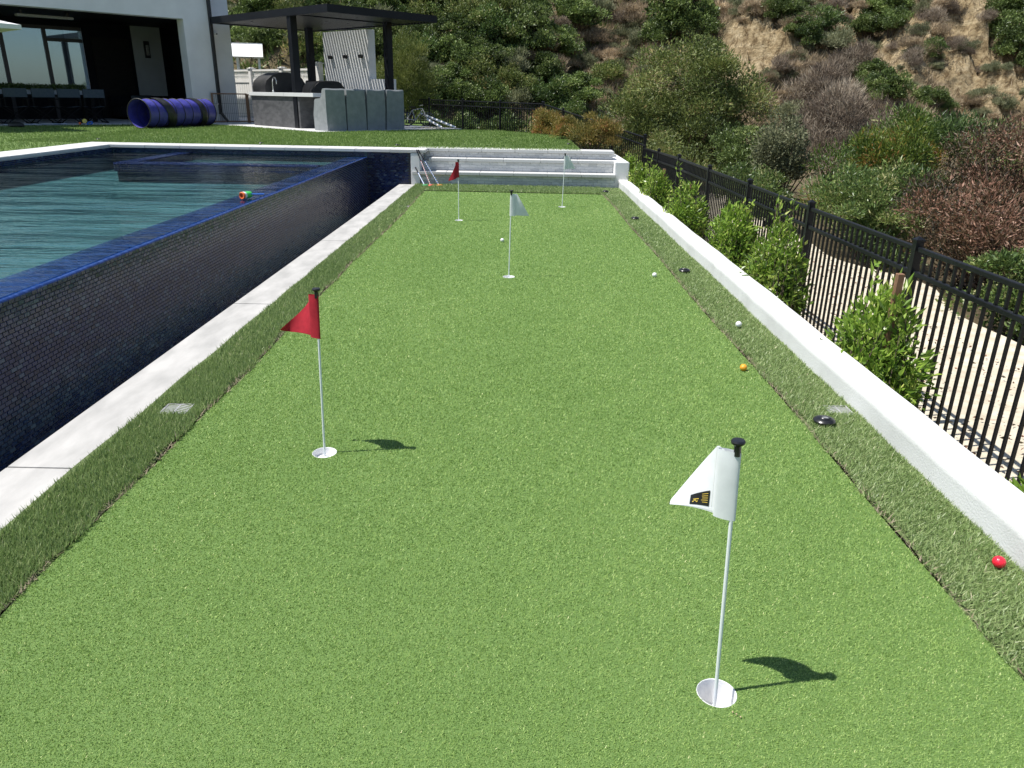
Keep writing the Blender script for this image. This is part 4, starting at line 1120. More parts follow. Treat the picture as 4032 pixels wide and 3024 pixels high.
# low black garden lights
def dome_light(x, y, z, lab, s_=1.0):
    t = thing('garden_light', lab, 'light', (x, y, z), random.uniform(-.4, .4)); t.scale = (s_*.9, s_*.9, s_*.7)
    MB().lathe([(.058, 0), (.06, .01), (.052, .022), (.036, .03), (.0, .033)], n=24).build('dome', M['black_plastic'], t, smooth=True)
    MB().sheet(lambda u, v: (.036*math.cos(math.pi*(.15+.7*u))*(1-.35*v), -.012-.03*math.sin(math.pi*(.15+.7*u))*(1-.4*v), .028+.014*math.sin(v*math.pi*.7)), 10, 4).build('hood', M['black_plastic'], t, smooth='all')
    MB().lathe([(.0, .034), (.018, .0335), (.02, .031)], (0, -.012, 0), 14).build('lens', M['light_glass'], t, smooth=True)
for x, y, z, lab in ((1.546, 3.5, .022, 'low black dome light in the grass border next to the right drain'), (1.544, 6.983, .024, 'low black dome light in the border across from a white ball'), (1.536, 10.19, .026, 'low black dome light in the border between green and low wall'), (1.452, 13.176, .026, 'low black dome light in the border corner by the steps')):
    dome_light(x, y, z, lab)
for x, y, lab in ((-4.94, 15.05, 'small black spot light in the lawn behind the pool coping'), (-2.37, 15.2, 'small black spot light in the lawn near the steps corner'), (-8.2, 15.35, 'small black spot light in the lawn at the pool corner'), (1.0, 16.6, 'small black spot light in the lawn by the golden bushes')):
    dome_light(x, y, LAWN+.012, lab, .95)
# drains
def drain(x, y, sz, lab, rz):
    t = thing('drain_grate', lab, 'drain', (x, y, -.004), rz)
    h = sz/2
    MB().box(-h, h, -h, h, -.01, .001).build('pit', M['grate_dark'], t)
    MB().box(-h, h, -h, -h+.008, 0, .012).box(-h, h, h-.008, h, 0, .012).box(-h, -h+.008, -h+.008, h-.008, 0, .012).box(h-.008, h, -h+.008, h-.008, 0, .012).box(-.004, .004, -h+.008, h-.008, 0, .011).build('frame', M['grate'], t)
    n = 6
    for k in range(n):
        yy_ = -h+.012+(k+.5)*(sz-.024)/n
        MB().bar((-h+.008, yy_-.012, .006), (-.004, yy_+.012, .006), .008, .009).build('slat', M['grate'], t)
        MB().bar((.004, yy_+.012, .006), (h-.008, yy_-.012, .006), .008, .009).build('slat', M['grate'], t)
drain(-1.72, 3.53, .135, 'square grey drain grate in the left grass border', .04)
drain(1.695, 3.69, .125, 'square grey drain grate in the right grass border by the wall', 0)
drain(-1.665, 11.08, .15, 'pale drain grate in the far left grass border', 0)
# toy putters leaning at the steps
for k, (bx, col, cn, tx) in enumerate(((-1.69, 'club_green', 'green', -1.865), (-1.585, 'club_pink', 'coral', -1.855), (-1.44, 'club_orange', 'orange', -1.845))):
    b = Vector((bx, 13.72+.02*k, .035)); tp = Vector((tx+.02*k, 13.95-.01*k, .3 if k == 0 else .6))
    t = thing('toy_putter', f'toy putter with {cn} head and striped white shaft leaning at the steps', 'putter', (bx, 13.72+.02*k, .01))
    MB().lathe([(0, .004), (.05, .004), (.058, .014), (.05, .028), (.02, .034), (0, .034)], (b.x+.02, b.y, 0), 20).build('head', M[col], t, world=True, smooth=True)
    n = 12
    for j in range(n):
        p0, p1 = b.lerp(tp, j/n*.68), b.lerp(tp, (j+.62)/n*.68); p2 = b.lerp(tp, (j+1)/n*.68)
        MB().tube([p0, p1], .008, 7).build('shaft_band', M['pole_white'], t, world=True)
        MB().tube([p1, p2], .008, 7).build('shaft_band', M['toy_blue'] if k != 1 else M['club_pink'], t, world=True)
    MB().tube([b.lerp(tp, .68), b.lerp(tp, 1)], [.009, .013], 8).build('grip', M['black_plastic'], t, world=True)
# pool toy
t = thing('pool_toy', 'floating plastic water toy with green body, orange ring and blue fin', 'toy', (-2.86, 8.0, .478), R(-20)); t.scale = (.68, .68, .68)
MB().lathe([(0, .02), (.045, .022), (.052, .05), (.052, .12), (.045, .16), (.02, .185), (0, .19)], (0, 0, .045), 18, 'y').build('body', M['toy_green'], t, smooth=True)
MB().lathe([(.054, -.02), (.056, .02), (.05, .03)], (0, 0, .045), 18, 'y').build('collar', M['white_paint'], t, smooth=True)
MB().lathe([(.03, -.045), (.046, -.05), (.056, -.035), (.055, -.018)], (0, 0, .045), 18, 'y').build('ring', M['toy_orange'], t, smooth=True)
MB().lathe([(0, -.02), (.045, -.02)], (0, 0, .045), 18, 'y').build('mouth', M['toy_orange'], t)
MB().prism([(.03, .1), (.22, .2), (.2, .24), (.03, .16)], .05, .062).build('fin', M['toy_blue'], t)

# ================================================================== PLANTS
def unit(v): return v/np.maximum(np.linalg.norm(v, axis=1, keepdims=True), 1e-9)
def leaves(P, D, l, w, tint, mat, name, rng, fold=.25):
    n = len(P)
    D = unit(D)
    side = unit(np.cross(D, rng.normal(0, 1, (n, 3))))
    nn = np.cross(side, D)
    ll = (l*(.45+1.2*rng.random(n)**1.6))[:, None]; ww = (w*(.7+.6*rng.random(n)))[:, None]
    a = P; c = P+D*ll
    b = P+D*ll*.45+side*ww/2+nn*ww*fold; e = P+D*ll*.45-side*ww/2+nn*ww*fold
    V = np.stack([a, b, c, e], 1).reshape(-1, 3)
    return np_mesh(name, V, np.arange(4*n).reshape(n, 4), mat, tint)
def crown(rng, n, rad, nclump, cr, l, w, mat, name, up=.3, zc=0.0, zmin=-.5, out=.8, power=.45):
    """leaf clumps spread through an ellipsoid, origin at plant base = bottom of crown"""
    C_ = []
    while len(C_) < nclump:
        v = rng.normal(0, 1, 3); v /= np.linalg.norm(v)
        if v[2] < zmin: continue
        C_.append(v*rng.random()**power*(1-cr*.6))
    C_ = np.array(C_)
    k = rng.integers(0, nclump, n)
    crs = cr*(.6+.8*rng.random(nclump))
    o = unit(rng.normal(0, 1, (n, 3))); o[:, 2] = np.where(o[:, 2] < -.2, -o[:, 2], o[:, 2])
    P = C_[k]+o*(crs[k]*rng.random(n)**.4)[:, None]
    P = P*np.array(rad)[None]
    P[:, 2] += zc
    D = o*out+np.array([0, 0, up])+rng.normal(0, .55, (n, 3))
    ct = rng.normal(0, .2, nclump)
    t = np.clip(.45+ct[k]+rng.normal(0, .2, n), 0, 1)
    return leaves(P, D, l, w, t, mat, name, rng), C_*np.array(rad)+np.array([0, 0, zc])
def stems(C_, n, r, name='stem', z0=-.1, spread=.08, mat='bark'):
    m = MB()
    for i in range(n):
        c = Vector(C_[i % len(C_)]); b = Vector((random.uniform(-spread, spread), random.uniform(-spread, spread), z0))
        mid = b.lerp(c, .5)+Vector((random.uniform(-.1, .1), random.uniform(-.1, .1), .1))*c.length*.4
        m.tube([b, mid, c], [r, r*.65, r*.25], 5, cap=False)
    return m.mesh(name, M[mat])

g2 = np.random.default_rng(77)
PROTO = {}
def proto(kind, mat, variants, **kw):
    PROTO[kind] = []
    for i in range(variants):
        me, C_ = crown(g2, mat=M[mat], name='crown', **kw)
        PROTO[kind].append((me, stems(C_*1.06, 14, .03, 'trunk', -.4)))
proto('oak', 'leaf_oak', 3, n=8500, rad=(1, 1, .9), nclump=44, cr=.3, l=.085, w=.058, zc=.45)
proto('green', 'leaf_green', 2, n=7500, rad=(1, 1, .9), nclump=36, cr=.32, l=.09, w=.048, zc=.45)
proto('olive', 'leaf_olive', 2, n=5200, rad=(1, 1, .95), nclump=30, cr=.36, l=.12, w=.04, zc=.5)
proto('sage', 'leaf_sage', 2, n=3400, rad=(1, 1, .75), nclump=22, cr=.36, l=.15, w=.035, zc=.3, up=.8)
proto('dry', 'leaf_dry', 2, n=3200, rad=(1, 1, .7), nclump=20, cr=.38, l=.22, w=.022, zc=.28, up=.9)
proto('mauve', 'leaf_mauve', 2, n=3600, rad=(1, 1, .8), nclump=20, cr=.4, l=.24, w=.018, zc=.35, up=.8)
HL = {'oak': ('oak_shrub', 'dark green rounded oak shrub on the hillside', 'shrub'), 'green': ('leafy_shrub', 'mid green leafy shrub among the oaks on the hillside', 'shrub'),
      'olive': ('olive_shrub', 'olive brown shrub among the dark oaks on the hillside', 'shrub'), 'sage': ('sage_shrub', 'grey green sage shrub on the dry slope', 'shrub'),
      'dry': ('dry_shrub', 'tan dry scrub bush on the hillside', 'shrub'), 'mauve': ('twiggy_shrub', 'mauve grey leafless twiggy bush on the slope', 'shrub')}
HILL = {
  'sage': [(-16.58, 42.41, 1.03), (-11.46, 40.32, 1.12), (-13.07, 38.61, 1.1), (-6.65, 38.58, 1.29), (-9.2, 35.45, 1.11), (-9.88, 34.29, 1.09), (-3.87, 34.65, 0.91), (-0.45, 36.12, 1.03), (-0.33, 34.56, 0.86), (4.19, 44.8, 1.09), (3.02, 40.63, 0.89), (5.37, 43.67, 0.96), (6, 42.03, 0.82), (10.84, 42.03, 0.92), (13.81, 36.94, 0.95), (13.43, 38.75, 0.85), (19.43, 34.48, 0.53), (12.01, 36.27, 0.58), (10.74, 35.74, 0.57), (11.14, 33.79, 0.83), (10.08, 34.41, 0.47), (16.22, 33.95, 0.41), (11.59, 44.22, 0.56), (13.42, 38.92, 0.34), (17.02, 41.5, 0.52), (15.83, 41.84, 0.66), (12.66, 44.34, 0.33), (5.09, 40.41, 0.52), (19.14, 34.75, 0.38), (27.08, 38.58, 0.3), (6.16, 44.03, 0.71), (1.42, 36.49, 0.47), (5.68, 45.74, 0.61), (5.81, 44.39, 0.6), (5.85, 39.5, 0.53), (19.83, 35.09, 0.47), (16.55, 35.09, 0.37), (13.46, 37.47, 0.28), (21.64, 37.06, 0.43), (26.73, 42.34, 0.65), (9.32, 43.02, 0.64), (12.05, 40.08, 0.54), (5.78, 40.61, 0.53), (15.19, 34.8, 0.34), (4.9, 40.9, 0.6), (27.13, 41.02, 0.55), (17.65, 37.3, 0.53), (23.55, 33.23, 0.35), (20.71, 33.67, 0.31), (10.18, 39.93, 0.43), (8.45, 39.06, 0.61), (17.34, 42.25, 0.37), (3.36, 42.05, 0.39), (4.64, 40.9, 0.67), (6.9, 38.7, 0.47), (9.16, 43.96, 0.66), (6.61, 43.04, 0.5), (11.41, 38.39, 0.38), (9.34, 36.12, 0.3), (1.66, 40.65, 0.33), (5.73, 39.67, 0.29), (21.86, 35.91, 0.42), (5.85, 38.49, 0.31), (6.71, 45.28, 0.5), (1.37, 38.7, 0.55), (19.1, 40.41, 0.36), (22.35, 35.5, 0.39), (12.15, 40.1, 0.35), (23.7, 39.79, 0.61), (23.48, 35.14, 0.49), (17.85, 35.76, 0.41), (8.11, 38.39, 0.4), (17.47, 32.6, 0.4), (13.16, 39.38, 0.64), (13.16, 34.46, 0.51), (23.23, 33.06, 0.38), (10.52, 39.04, 0.35), (8.04, 38.65, 0.51), (5.77, 38.29, 0.33), (10.18, 43.81, 0.72), (6.63, 38.97, 0.51), (14.96, 35.42, 0.46), (8.94, 43.28, 0.66), (7.77, 43.09, 0.33), (5.29, 41.28, 0.61), (14.62, 36.94, 0.45), (6.45, 40.25, 0.35), (9.03, 39.64, 0.58), (13.77, 33.57, 0.26), (25.31, 37.04, 0.55), (22.03, 32.99, 0.32), (7.94, 43.02, 0.64), (12.32, 35.16, 0.29), (19.23, 33.79, 0.37), (2.31, 40.82, 0.58), (2.36, 40.15, 0.46), (4.67, 36.17, 0.46), (9.32, 35.28, 0.56), (16.3, 35.11, 0.26), (8.25, 39.33, 0.54), (13.35, 38.61, 0.31), (19.36, 36.24, 0.5), (21.43, 37.4, 0.48), (18.68, 39.62, 0.58), (4.5, 42.78, 0.62), (12.51, 40.27, 0.28), (3.89, 37.43, 0.38), (23.86, 39.62, 0.31), (4.33, 43.11, 0.55), (8.09, 38.27, 0.4), (6.85, 40.05, 0.64), (23.37, 34.87, 0.41), (6.3, 45.67, 0.32), (11.93, 35.64, 0.4), (14.67, 42, 0.45), (21, 36.82, 0.44), (27.6, 39.84, 0.47), (19.94, 33.83, 0.55), (26.66, 38.68, 0.36), (16.21, 38.68, 0.62), (6.66, 43.31, 0.43), (14.67, 42.25, 0.65), (12.65, 37.06, 0.28), (16.78, 42.68, 0.45), (8.42, 40.32, 0.61), (20.37, 34.8, 0.36), (14.72, 36.27, 0.56), (27.76, 40.82, 0.32), (21.48, 37.96, 0.37), (16.09, 34.99, 0.24), (25.06, 37.33, 0.73), (29.44, 39.96, 1.04), (23.64, 33.47, 0.76), (22.34, 31.83, 0.96), (27.84, 38, 1.04), (24.1, 32.75, 0.82), (21.36, 32.22, 0.63)],
  'green': [(-14.93, 40.85, 1.04), (0.37, 42.66, 1.01), (-14.64, 39.14, 1.04), (-9.28, 37.69, 1.16), (-14.95, 38.24, 0.97), (-5.5, 38.65, 0.93), (-1.5, 37.11, 1.18), (-0.55, 36.56, 0.85), (-9.73, 34.05, 1.11), (-4.72, 35.79, 1.25), (-11.01, 32.77, 0.82), (1.05, 34.77, 1.15), (1.5, 35.55, 0.98), (1.96, 34.2, 0.94), (13.61, 38.34, 1.05), (12.62, 37.11, 0.82), (14.31, 33.67, 0.7), (17.25, 33.09, 0.57), (17.76, 36.05, 0.62), (-30.82, 44.82, 1.42), (-20.78, 37.4, 0.96), (-19.3, 41.11, 1.22), (-22.46, 35.57, 1.13), (-19.73, 34.65, 1.14), (-22.2, 36.94, 1.06), (-19.98, 37.23, 1.2), (-17.25, 37.93, 1.01), (-21.8, 40.68, 1), (-21.8, 40.39, 1.11), (-19.77, 39.69, 1.18), (-17.27, 40.99, 1.3), (-31.08, 44.17, 1.09), (-23.42, 35.33, 1.05), (-17.83, 37.59, 1.12), (-22.8, 34.29, 0.92), (-21.03, 35.42, 1.08)],
  'olive': [(-13.05, 39.26, 1.14), (-9.92, 37.67, 1.3), (-10.29, 36.1, 1), (-4.7, 39.11, 1.02), (-2.39, 37.4, 1.05), (-0.85, 38.53, 1.26), (-7.35, 37.38, 0.88), (-6.09, 37.64, 1.01), (-11.22, 33.62, 0.99), (-8.91, 34.99, 1.21), (-12.72, 33.5, 0.94), (-11.29, 33.09, 1.13), (-10.64, 33.26, 1), (-5.77, 33.59, 1.1), (-2.17, 35.62, 1.05), (-13.89, 34.92, 0.96), (-1.65, 35.23, 1.13), (-0.43, 35.26, 0.83), (-0.04, 34.99, 0.84), (-6.94, 32.85, 0.87), (-6.06, 32.2, 1.08), (3.99, 38.46, 1.06)],
  'oak': [(-10.64, 39.59, 1.21), (-9.61, 42.66, 1.06), (-7.1, 40.44, 1.41), (-6.13, 41.43, 1.29), (-5.41, 40.73, 1.41), (-3.33, 41.19, 1.07), (-2, 41.55, 1.2), (-1.13, 40.7, 1.42), (-11.65, 37.86, 1.25), (-7.41, 39.21, 1.25), (-6.79, 38.92, 1.21), (-6.05, 40.03, 1.24), (-3.92, 39.55, 1.03), (-2.98, 38.94, 0.96), (-1.79, 39.91, 1.22), (0.16, 39.88, 1.26), (-13.52, 38.12, 1.31), (-12.71, 37.98, 0.89), (-9.49, 37.23, 1.2), (-7.86, 37.52, 1.09), (-3.78, 39.67, 1.32), (0.44, 39.28, 1.36), (-13.9, 37.67, 1.24), (-12.62, 36.92, 1), (-11.07, 35.35, 1.15), (-8.27, 36.34, 1.14), (-5.23, 37.86, 1.23), (-4.75, 36.8, 0.97), (-2.78, 36.99, 1.26), (0.15, 37.83, 1.3), (1.35, 39.26, 1.33), (-14.48, 36.39, 1.05), (-12.25, 34.05, 0.99), (-7.99, 35.57, 1.1), (-6.87, 36.8, 1.23), (-5.61, 37.38, 0.88), (-4.57, 36.63, 0.96), (-2.91, 35.98, 1.07), (-1.68, 36.56, 1.02), (-8.17, 34.65, 0.91), (-7.47, 34.58, 1.19), (-1.33, 36.12, 1.03), (1.01, 37.3, 1.18), (-12.52, 33.16, 1.07), (-9.33, 32.99, 0.8), (-8.75, 32.85, 1.13), (-7.76, 34.34, 0.91), (-6.54, 33.59, 0.99), (-5.15, 32.8, 0.82), (-3.91, 34.2, 0.83), (-2.96, 34.1, 1.1), (-12.26, 32.41, 1.12), (-11.53, 31.88, 0.8), (-10.1, 32.99, 1.02), (-9.31, 32.29, 0.95), (-7.66, 32.22, 0.95), (-5.23, 32.15, 0.98), (-4.04, 33.62, 1.04), (-2.37, 33.83, 0.93), (-1.61, 34.22, 1.04), (2.64, 43.14, 1.58), (1.96, 40.78, 1), (7.81, 41.4, 1.9), (7.09, 40.94, 1.13), (8.41, 40.37, 1.11), (2.5, 35.38, 1.19), (11.81, 38.29, 0.94), (12.21, 37.35, 0.82), (12.38, 39.64, 0.87), (17.14, 40.99, 1.38), (16.97, 38.82, 0.85), (16.11, 39.31, 0.96), (18.15, 40.63, 0.74), (15.04, 35.4, 0.69), (14.6, 32.56, 0.84), (16.69, 33.16, 0.85), (21.62, 36.94, 1.35), (21.6, 36.12, 0.99), (21.95, 38.41, 1.06), (-22.5, 36.46, 1.14), (-26.44, 39.71, 1.12), (-18.18, 39.55, 1.31), (-23.48, 38.63, 1.29), (-24.1, 37.45, 1.22), (-19.44, 35.52, 1.04), (-20.23, 39.23, 1.29), (-17.48, 43.04, 1.27), (-20.51, 37.96, 1.13), (-14.68, 36.61, 1.03), (-20.68, 38.29, 1.08), (-16.87, 36.77, 1.01), (-18.21, 36.61, 1.08), (-17.27, 38.17, 1.13), (-20.59, 36.32, 1.19), (-20.88, 33.74, 0.95), (-20.53, 33.74, 0.94), (-24.03, 34.61, 1.08), (-22.29, 36.24, 1.09), (-23.33, 33.83, 0.91), (-14.84, 36.12, 1.13), (-24.38, 39.98, 1.22), (-20.76, 39.28, 1.16), (21.94, 31.86, 0.89), (26.72, 38.94, 1.18), (24.48, 32.48, 0.8), (22.84, 35.18, 0.79), (21.94, 35.4, 0.73), (24.75, 35.4, 0.94), (22.55, 33.52, 0.8), (22.85, 34.65, 0.67), (21.84, 31.59, 0.86)],
  'dry': [(1.33, 37.62, 0.92), (0.89, 38.65, 0.85), (0.25, 37.55, 0.73), (1.59, 39.4, 0.72), (2.3, 40.53, 0.74), (4.7, 41.47, 0.86), (6.11, 44.15, 1.08), (3.85, 42.92, 0.84), (5.31, 44.75, 0.98), (9.94, 42.03, 0.82), (10.87, 38.8, 0.85), (12.25, 35.52, 0.65), (2.78, 43.79, 0.71), (22.45, 39.11, 0.61), (21.49, 35.83, 0.35), (23.45, 35.26, 0.32), (14.56, 32.36, 0.3), (21.69, 37.96, 0.47), (13.39, 33.57, 0.44), (21.51, 32.44, 0.22), (12.46, 35.21, 0.3), (15.4, 34.77, 0.4), (3.96, 34.92, 0.51), (9.16, 35.04, 0.54), (21.18, 37.67, 0.29), (5.08, 41.45, 0.3), (6.6, 40.2, 0.27), (19.14, 40.08, 0.64), (4.11, 42.97, 0.62), (15.4, 34.94, 0.34), (8.45, 42.25, 0.64), (23.62, 33.35, 0.35), (21.54, 36.53, 0.52), (9.38, 43.45, 0.67), (18.99, 40, 0.57), (4.67, 41.79, 0.69), (2.41, 40.05, 0.55), (10.4, 39.57, 0.5), (11.25, 35.21, 0.29), (10.21, 35.67, 0.44), (2.63, 43.02, 0.61), (19.49, 38.68, 0.53), (3.87, 42.34, 0.62), (3.73, 38.12, 0.51), (4.55, 38.27, 0.43), (13.64, 39.67, 0.55), (24.1, 42.03, 0.68), (7.73, 41.14, 0.61), (6.59, 42.51, 0.37), (9.29, 38.51, 0.32), (22.26, 32.12, 0.48), (19.32, 38.63, 0.37), (16.43, 35.3, 0.57), (17.51, 42.27, 0.67), (23.93, 34.65, 0.38), (3.82, 39.55, 0.56), (6.43, 39.74, 0.59), (7.6, 36.68, 0.46), (11.53, 33.62, 0.42), (22.68, 35.11, 0.24), (21.47, 36.99, 0.61), (11.28, 35.11, 0.42), (15.89, 41.5, 0.63), (4.47, 35.57, 0.58), (23.8, 39.47, 0.65), (18.44, 37.3, 0.61), (7.32, 37.79, 0.61), (21.9, 37.11, 0.37), (18.31, 40.41, 0.28), (3.83, 37.04, 0.42), (19.93, 39.62, 0.29), (21.03, 38.12, 0.5), (11.77, 36.03, 0.56), (22.78, 39.79, 0.32), (10.01, 42.41, 0.47), (15.01, 35.23, 0.54), (22.24, 31.42, 0.32), (16.46, 33.81, 0.5), (20.82, 32.2, 0.32), (22.35, 32.05, 0.48), (22.32, 32.68, 0.45), (12.92, 43.79, 0.59), (18.98, 38.51, 0.59), (17.67, 33.5, 0.49), (2.7, 43.67, 0.49), (11.89, 34.32, 0.29), (14.41, 32.53, 0.37), (8.88, 38.41, 0.39), (18.34, 41.76, 0.29), (24.04, 33.28, 0.54), (1.52, 43.6, 0.56), (17.9, 41.91, 0.32), (12.08, 37.5, 0.59), (15.17, 39.84, 0.51), (5.05, 40.46, 0.57), (17.44, 42.41, 0.61), (13.26, 34.39, 0.5), (1.5, 33.95, 0.42), (17.72, 36.32, 0.34), (16.9, 33.14, 0.38), (13.24, 35.67, 0.42), (11.65, 35.93, 0.5), (18.39, 37.69, 0.38), (18.99, 40.51, 0.57), (13.08, 37.67, 0.26), (10.26, 34.99, 0.43), (15.29, 40.51, 0.3), (19.09, 33.88, 0.39), (22.27, 40.87, 0.41), (19.7, 40.8, 0.65), (3.55, 38.7, 0.28), (23.66, 38.77, 0.34), (8.73, 35.33, 0.41), (2.6, 41.74, 0.46), (21.44, 32.6, 0.35), (10.14, 39.04, 0.28), (22.98, 39.52, 0.63), (19.31, 34.46, 0.48), (4.4, 35.69, 0.52), (22.47, 36.75, 0.34), (13.86, 32.36, 0.37), (2.38, 40.61, 0.42), (15.07, 32.68, 0.33), (4.85, 45.86, 0.4), (13.19, 44.17, 0.35), (3.62, 43.74, 0.34), (4.83, 40.8, 0.35), (21.66, 37.09, 0.6), (24.76, 35.3, 0.5), (1.4, 33.83, 0.34), (21.56, 32.1, 0.34), (24.68, 35.76, 0.58), (9.74, 43.98, 0.61), (17.71, 42.27, 0.64), (21.61, 36.82, 0.47), (9.48, 44.13, 0.53), (16.05, 40.41, 0.46), (6.53, 42.32, 0.49), (9.88, 43.02, 0.42), (2.21, 43.35, 0.67), (17.61, 36.15, 0.55), (19.01, 34.75, 0.44), (10.62, 35.45, 0.46), (5.12, 43.52, 0.62), (8.65, 40.44, 0.48), (3.4, 39.21, 0.5), (20.17, 34.08, 0.47), (16.45, 42.82, 0.34), (8.74, 40.51, 0.49), (7.13, 38, 0.46), (21.62, 32.85, 0.3), (7.1, 37.91, 0.61), (12.23, 35.5, 0.41), (27.91, 41.26, 0.58), (9.46, 43.93, 0.69), (20.42, 33.18, 0.3), (21.87, 31.62, 0.21), (14.22, 32.32, 0.51), (1.59, 36.34, 0.56), (12.8, 34.89, 0.47), (4.6, 42.56, 0.32), (22.55, 35.02, 0.3), (9.02, 35.38, 0.27), (8.99, 35.26, 0.43), (1.49, 36.24, 0.51), (21.9, 35.59, 0.34), (11.59, 35.3, 0.3), (13.03, 32.73, 0.45), (17, 33.38, 0.45), (10.43, 43.57, 0.59), (10, 35.06, 0.54), (2.74, 42.75, 0.61), (26.32, 43.23, 0.67), (12.71, 38.22, 0.62), (5.83, 44.75, 0.37), (23.41, 38.49, 0.51), (11.06, 35.83, 0.29), (19.32, 37.59, 0.35), (4.26, 38.22, 0.54), (26.82, 42.97, 0.54), (15.33, 41.14, 0.45), (19.48, 33.42, 0.29), (17.28, 41.98, 0.55), (21.54, 33.59, 0.54), (8.93, 37.11, 0.55), (1.73, 40, 0.31), (27.89, 41.23, 0.62), (5.87, 44.75, 0.45), (8.88, 41.35, 0.44), (10.15, 43.31, 0.5), (22.12, 38.08, 0.42), (9.27, 43.98, 0.39), (21.56, 37.98, 0.51), (5.65, 46.51, 0.48), (11.21, 41.86, 0.48), (1.8, 39.52, 0.59)],
  'mauve': [(14.87, 36.68, 1.01), (13.91, 36.2, 0.8), (11.34, 35.81, 0.57), (12.88, 34.68, 1.06), (12.06, 34.32, 1.05), (13.22, 33.26, 0.91), (19.92, 35.5, 0.38), (12.43, 35.23, 0.27), (9.44, 34.97, 0.36), (21.93, 38.85, 0.52), (12.17, 34.63, 0.25), (22.25, 40.63, 0.49), (20.57, 37.35, 0.48), (13.04, 35.26, 0.26), (16.62, 33.14, 0.4), (16.18, 39.35, 0.44), (20.23, 39.67, 0.5), (18.91, 36.39, 0.5), (18.39, 40.9, 0.36), (19.26, 38.51, 0.56), (16.53, 33.52, 0.34), (19.31, 36.05, 0.29), (3.05, 34.8, 0.35), (15.51, 40.25, 0.42), (25, 35.33, 0.26), (10.94, 39.09, 0.63), (4.59, 36.27, 0.28), (23.1, 33.47, 0.5), (5.09, 44.54, 0.73), (14.3, 32.1, 0.28), (22.82, 33.71, 0.26), (8.98, 35.81, 0.43), (16.5, 34.73, 0.57), (8.26, 42.53, 0.46), (2.12, 36.92, 0.49), (17.9, 41.4, 0.28), (22.82, 32.7, 0.24), (22.59, 35.91, 0.55), (10.56, 34.41, 0.23), (1.63, 34.41, 0.27), (14.83, 40.65, 0.62), (16.76, 37.74, 0.39), (1.78, 36.24, 0.25), (3.56, 43.5, 0.3), (13.6, 39.04, 0.36), (14.31, 32.99, 0.41), (17.64, 37.28, 0.51), (1.6, 35.4, 0.54), (12.74, 39.64, 0.44), (6.8, 39.96, 0.53), (21.14, 32.46, 0.49), (18.23, 37.79, 0.59), (12.48, 35.38, 0.44), (24, 33.04, 0.37), (4.19, 42.39, 0.62), (14.27, 36.44, 0.32), (1.82, 41.98, 0.5), (18.47, 41.47, 0.49), (8.46, 42.75, 0.38), (7.74, 37.16, 0.35), (22.9, 34.99, 0.52), (13.96, 37.38, 0.54), (2.39, 35.91, 0.43)],
}

rp = random.Random(9)
def where(x, y):
    b = float(bare_at(np.array([x]), np.array([y]))[0])
    if 8.2 < x < 13.4 and 35 < y < 41: return 'on the eroded sandstone bluff' if b > .25 else 'at the edge of the sandstone bluff'
    if x < -9: return 'on the hill above the house roof'
    if x < -3.5: return 'on the hill behind the pavilion roof'
    if x < 2.2: return 'on the hill above the back fence' if y < 36 else 'high on the hill above the back fence'
    if x < 8.2: return 'on the slope behind the huge olive shrub' if y < 36 else 'high on the slope behind the huge olive shrub'
    if x < 17.5: return 'low on the slope between the bluff and the mauve bush' if y < 36 else 'in the gully beside the bluff'
    if b > .3: return 'among the bare pale earth of the right slope'
    return 'on the lower dry right slope' if y < 37 else 'on the upper dry right slope'
LK = {'oak': 'dark green oak shrub', 'green': 'mid green leafy shrub', 'olive': 'olive brown shrub', 'sage': 'grey green sage shrub', 'dry': 'tan dry scrub bush', 'mauve': 'mauve grey twiggy bush'}
for kind, pts in HILL.items():
    pts = [p for p in pts if not (abs(p[0]+10.3) < 2.0 and p[1] < 34.6)]
    nm, _, cat = HL[kind]
    pts = sorted(pts, key=lambda p: -p[2])
    for i, (x, y, r) in enumerate(pts):
        cm, tm = PROTO[kind][i % len(PROTO[kind])]
        z = float(hill(x, y))
        size = 'large' if r > 1.25 else 'middling' if r > .8 else 'small' if r > .45 else 'tiny'
        lab = size+' '+LK[kind]+' '+where(x, y)
        t = thing(nm, lab, cat, (x, y, z-.1), rp.uniform(0, 6.28), nm.replace('_', ' ')+'s on the hillside')
        sc = r*rp.uniform(.95, 1.15); t.scale = (sc, sc*rp.uniform(.85, 1.1), sc*rp.uniform(.8, 1.15))
        obj('crown', cm, t)
        if r > .7: obj('trunk', tm, t)
# dry grass on the slope
n = 150000
px = g2.uniform(3, 34, n); pyy = g2.uniform(29, 46, n)
b = bare_at(px, pyy); keep = g2.random(n) > np.clip(b*1.7, 0, .97)+.75*(fbm(px*.8, pyy*.8, 4, 3) < .42)
P = np.stack([px, pyy, hill(px, pyy)-.02], 1)[keep]
tag(obj('dry_grass', blades(P, .38, .04, (.1, -.1), g2, M['leaf_dry'], 'dry_grass', .6)), 'dry straw coloured grass covering the sunny slope', 'grass', kind='stuff')
px = g2.uniform(-26, 6, 26000); pyy = g2.uniform(27, 46, 26000)
P = np.stack([px, pyy, hill(px, pyy)-.02], 1)
tag(obj('undergrowth', blades(P, .4, .1, (0, 0), g2, M['leaf_oak'], 'undergrowth', .8)), 'low dark undergrowth between the oak shrubs', 'undergrowth', kind='stuff')

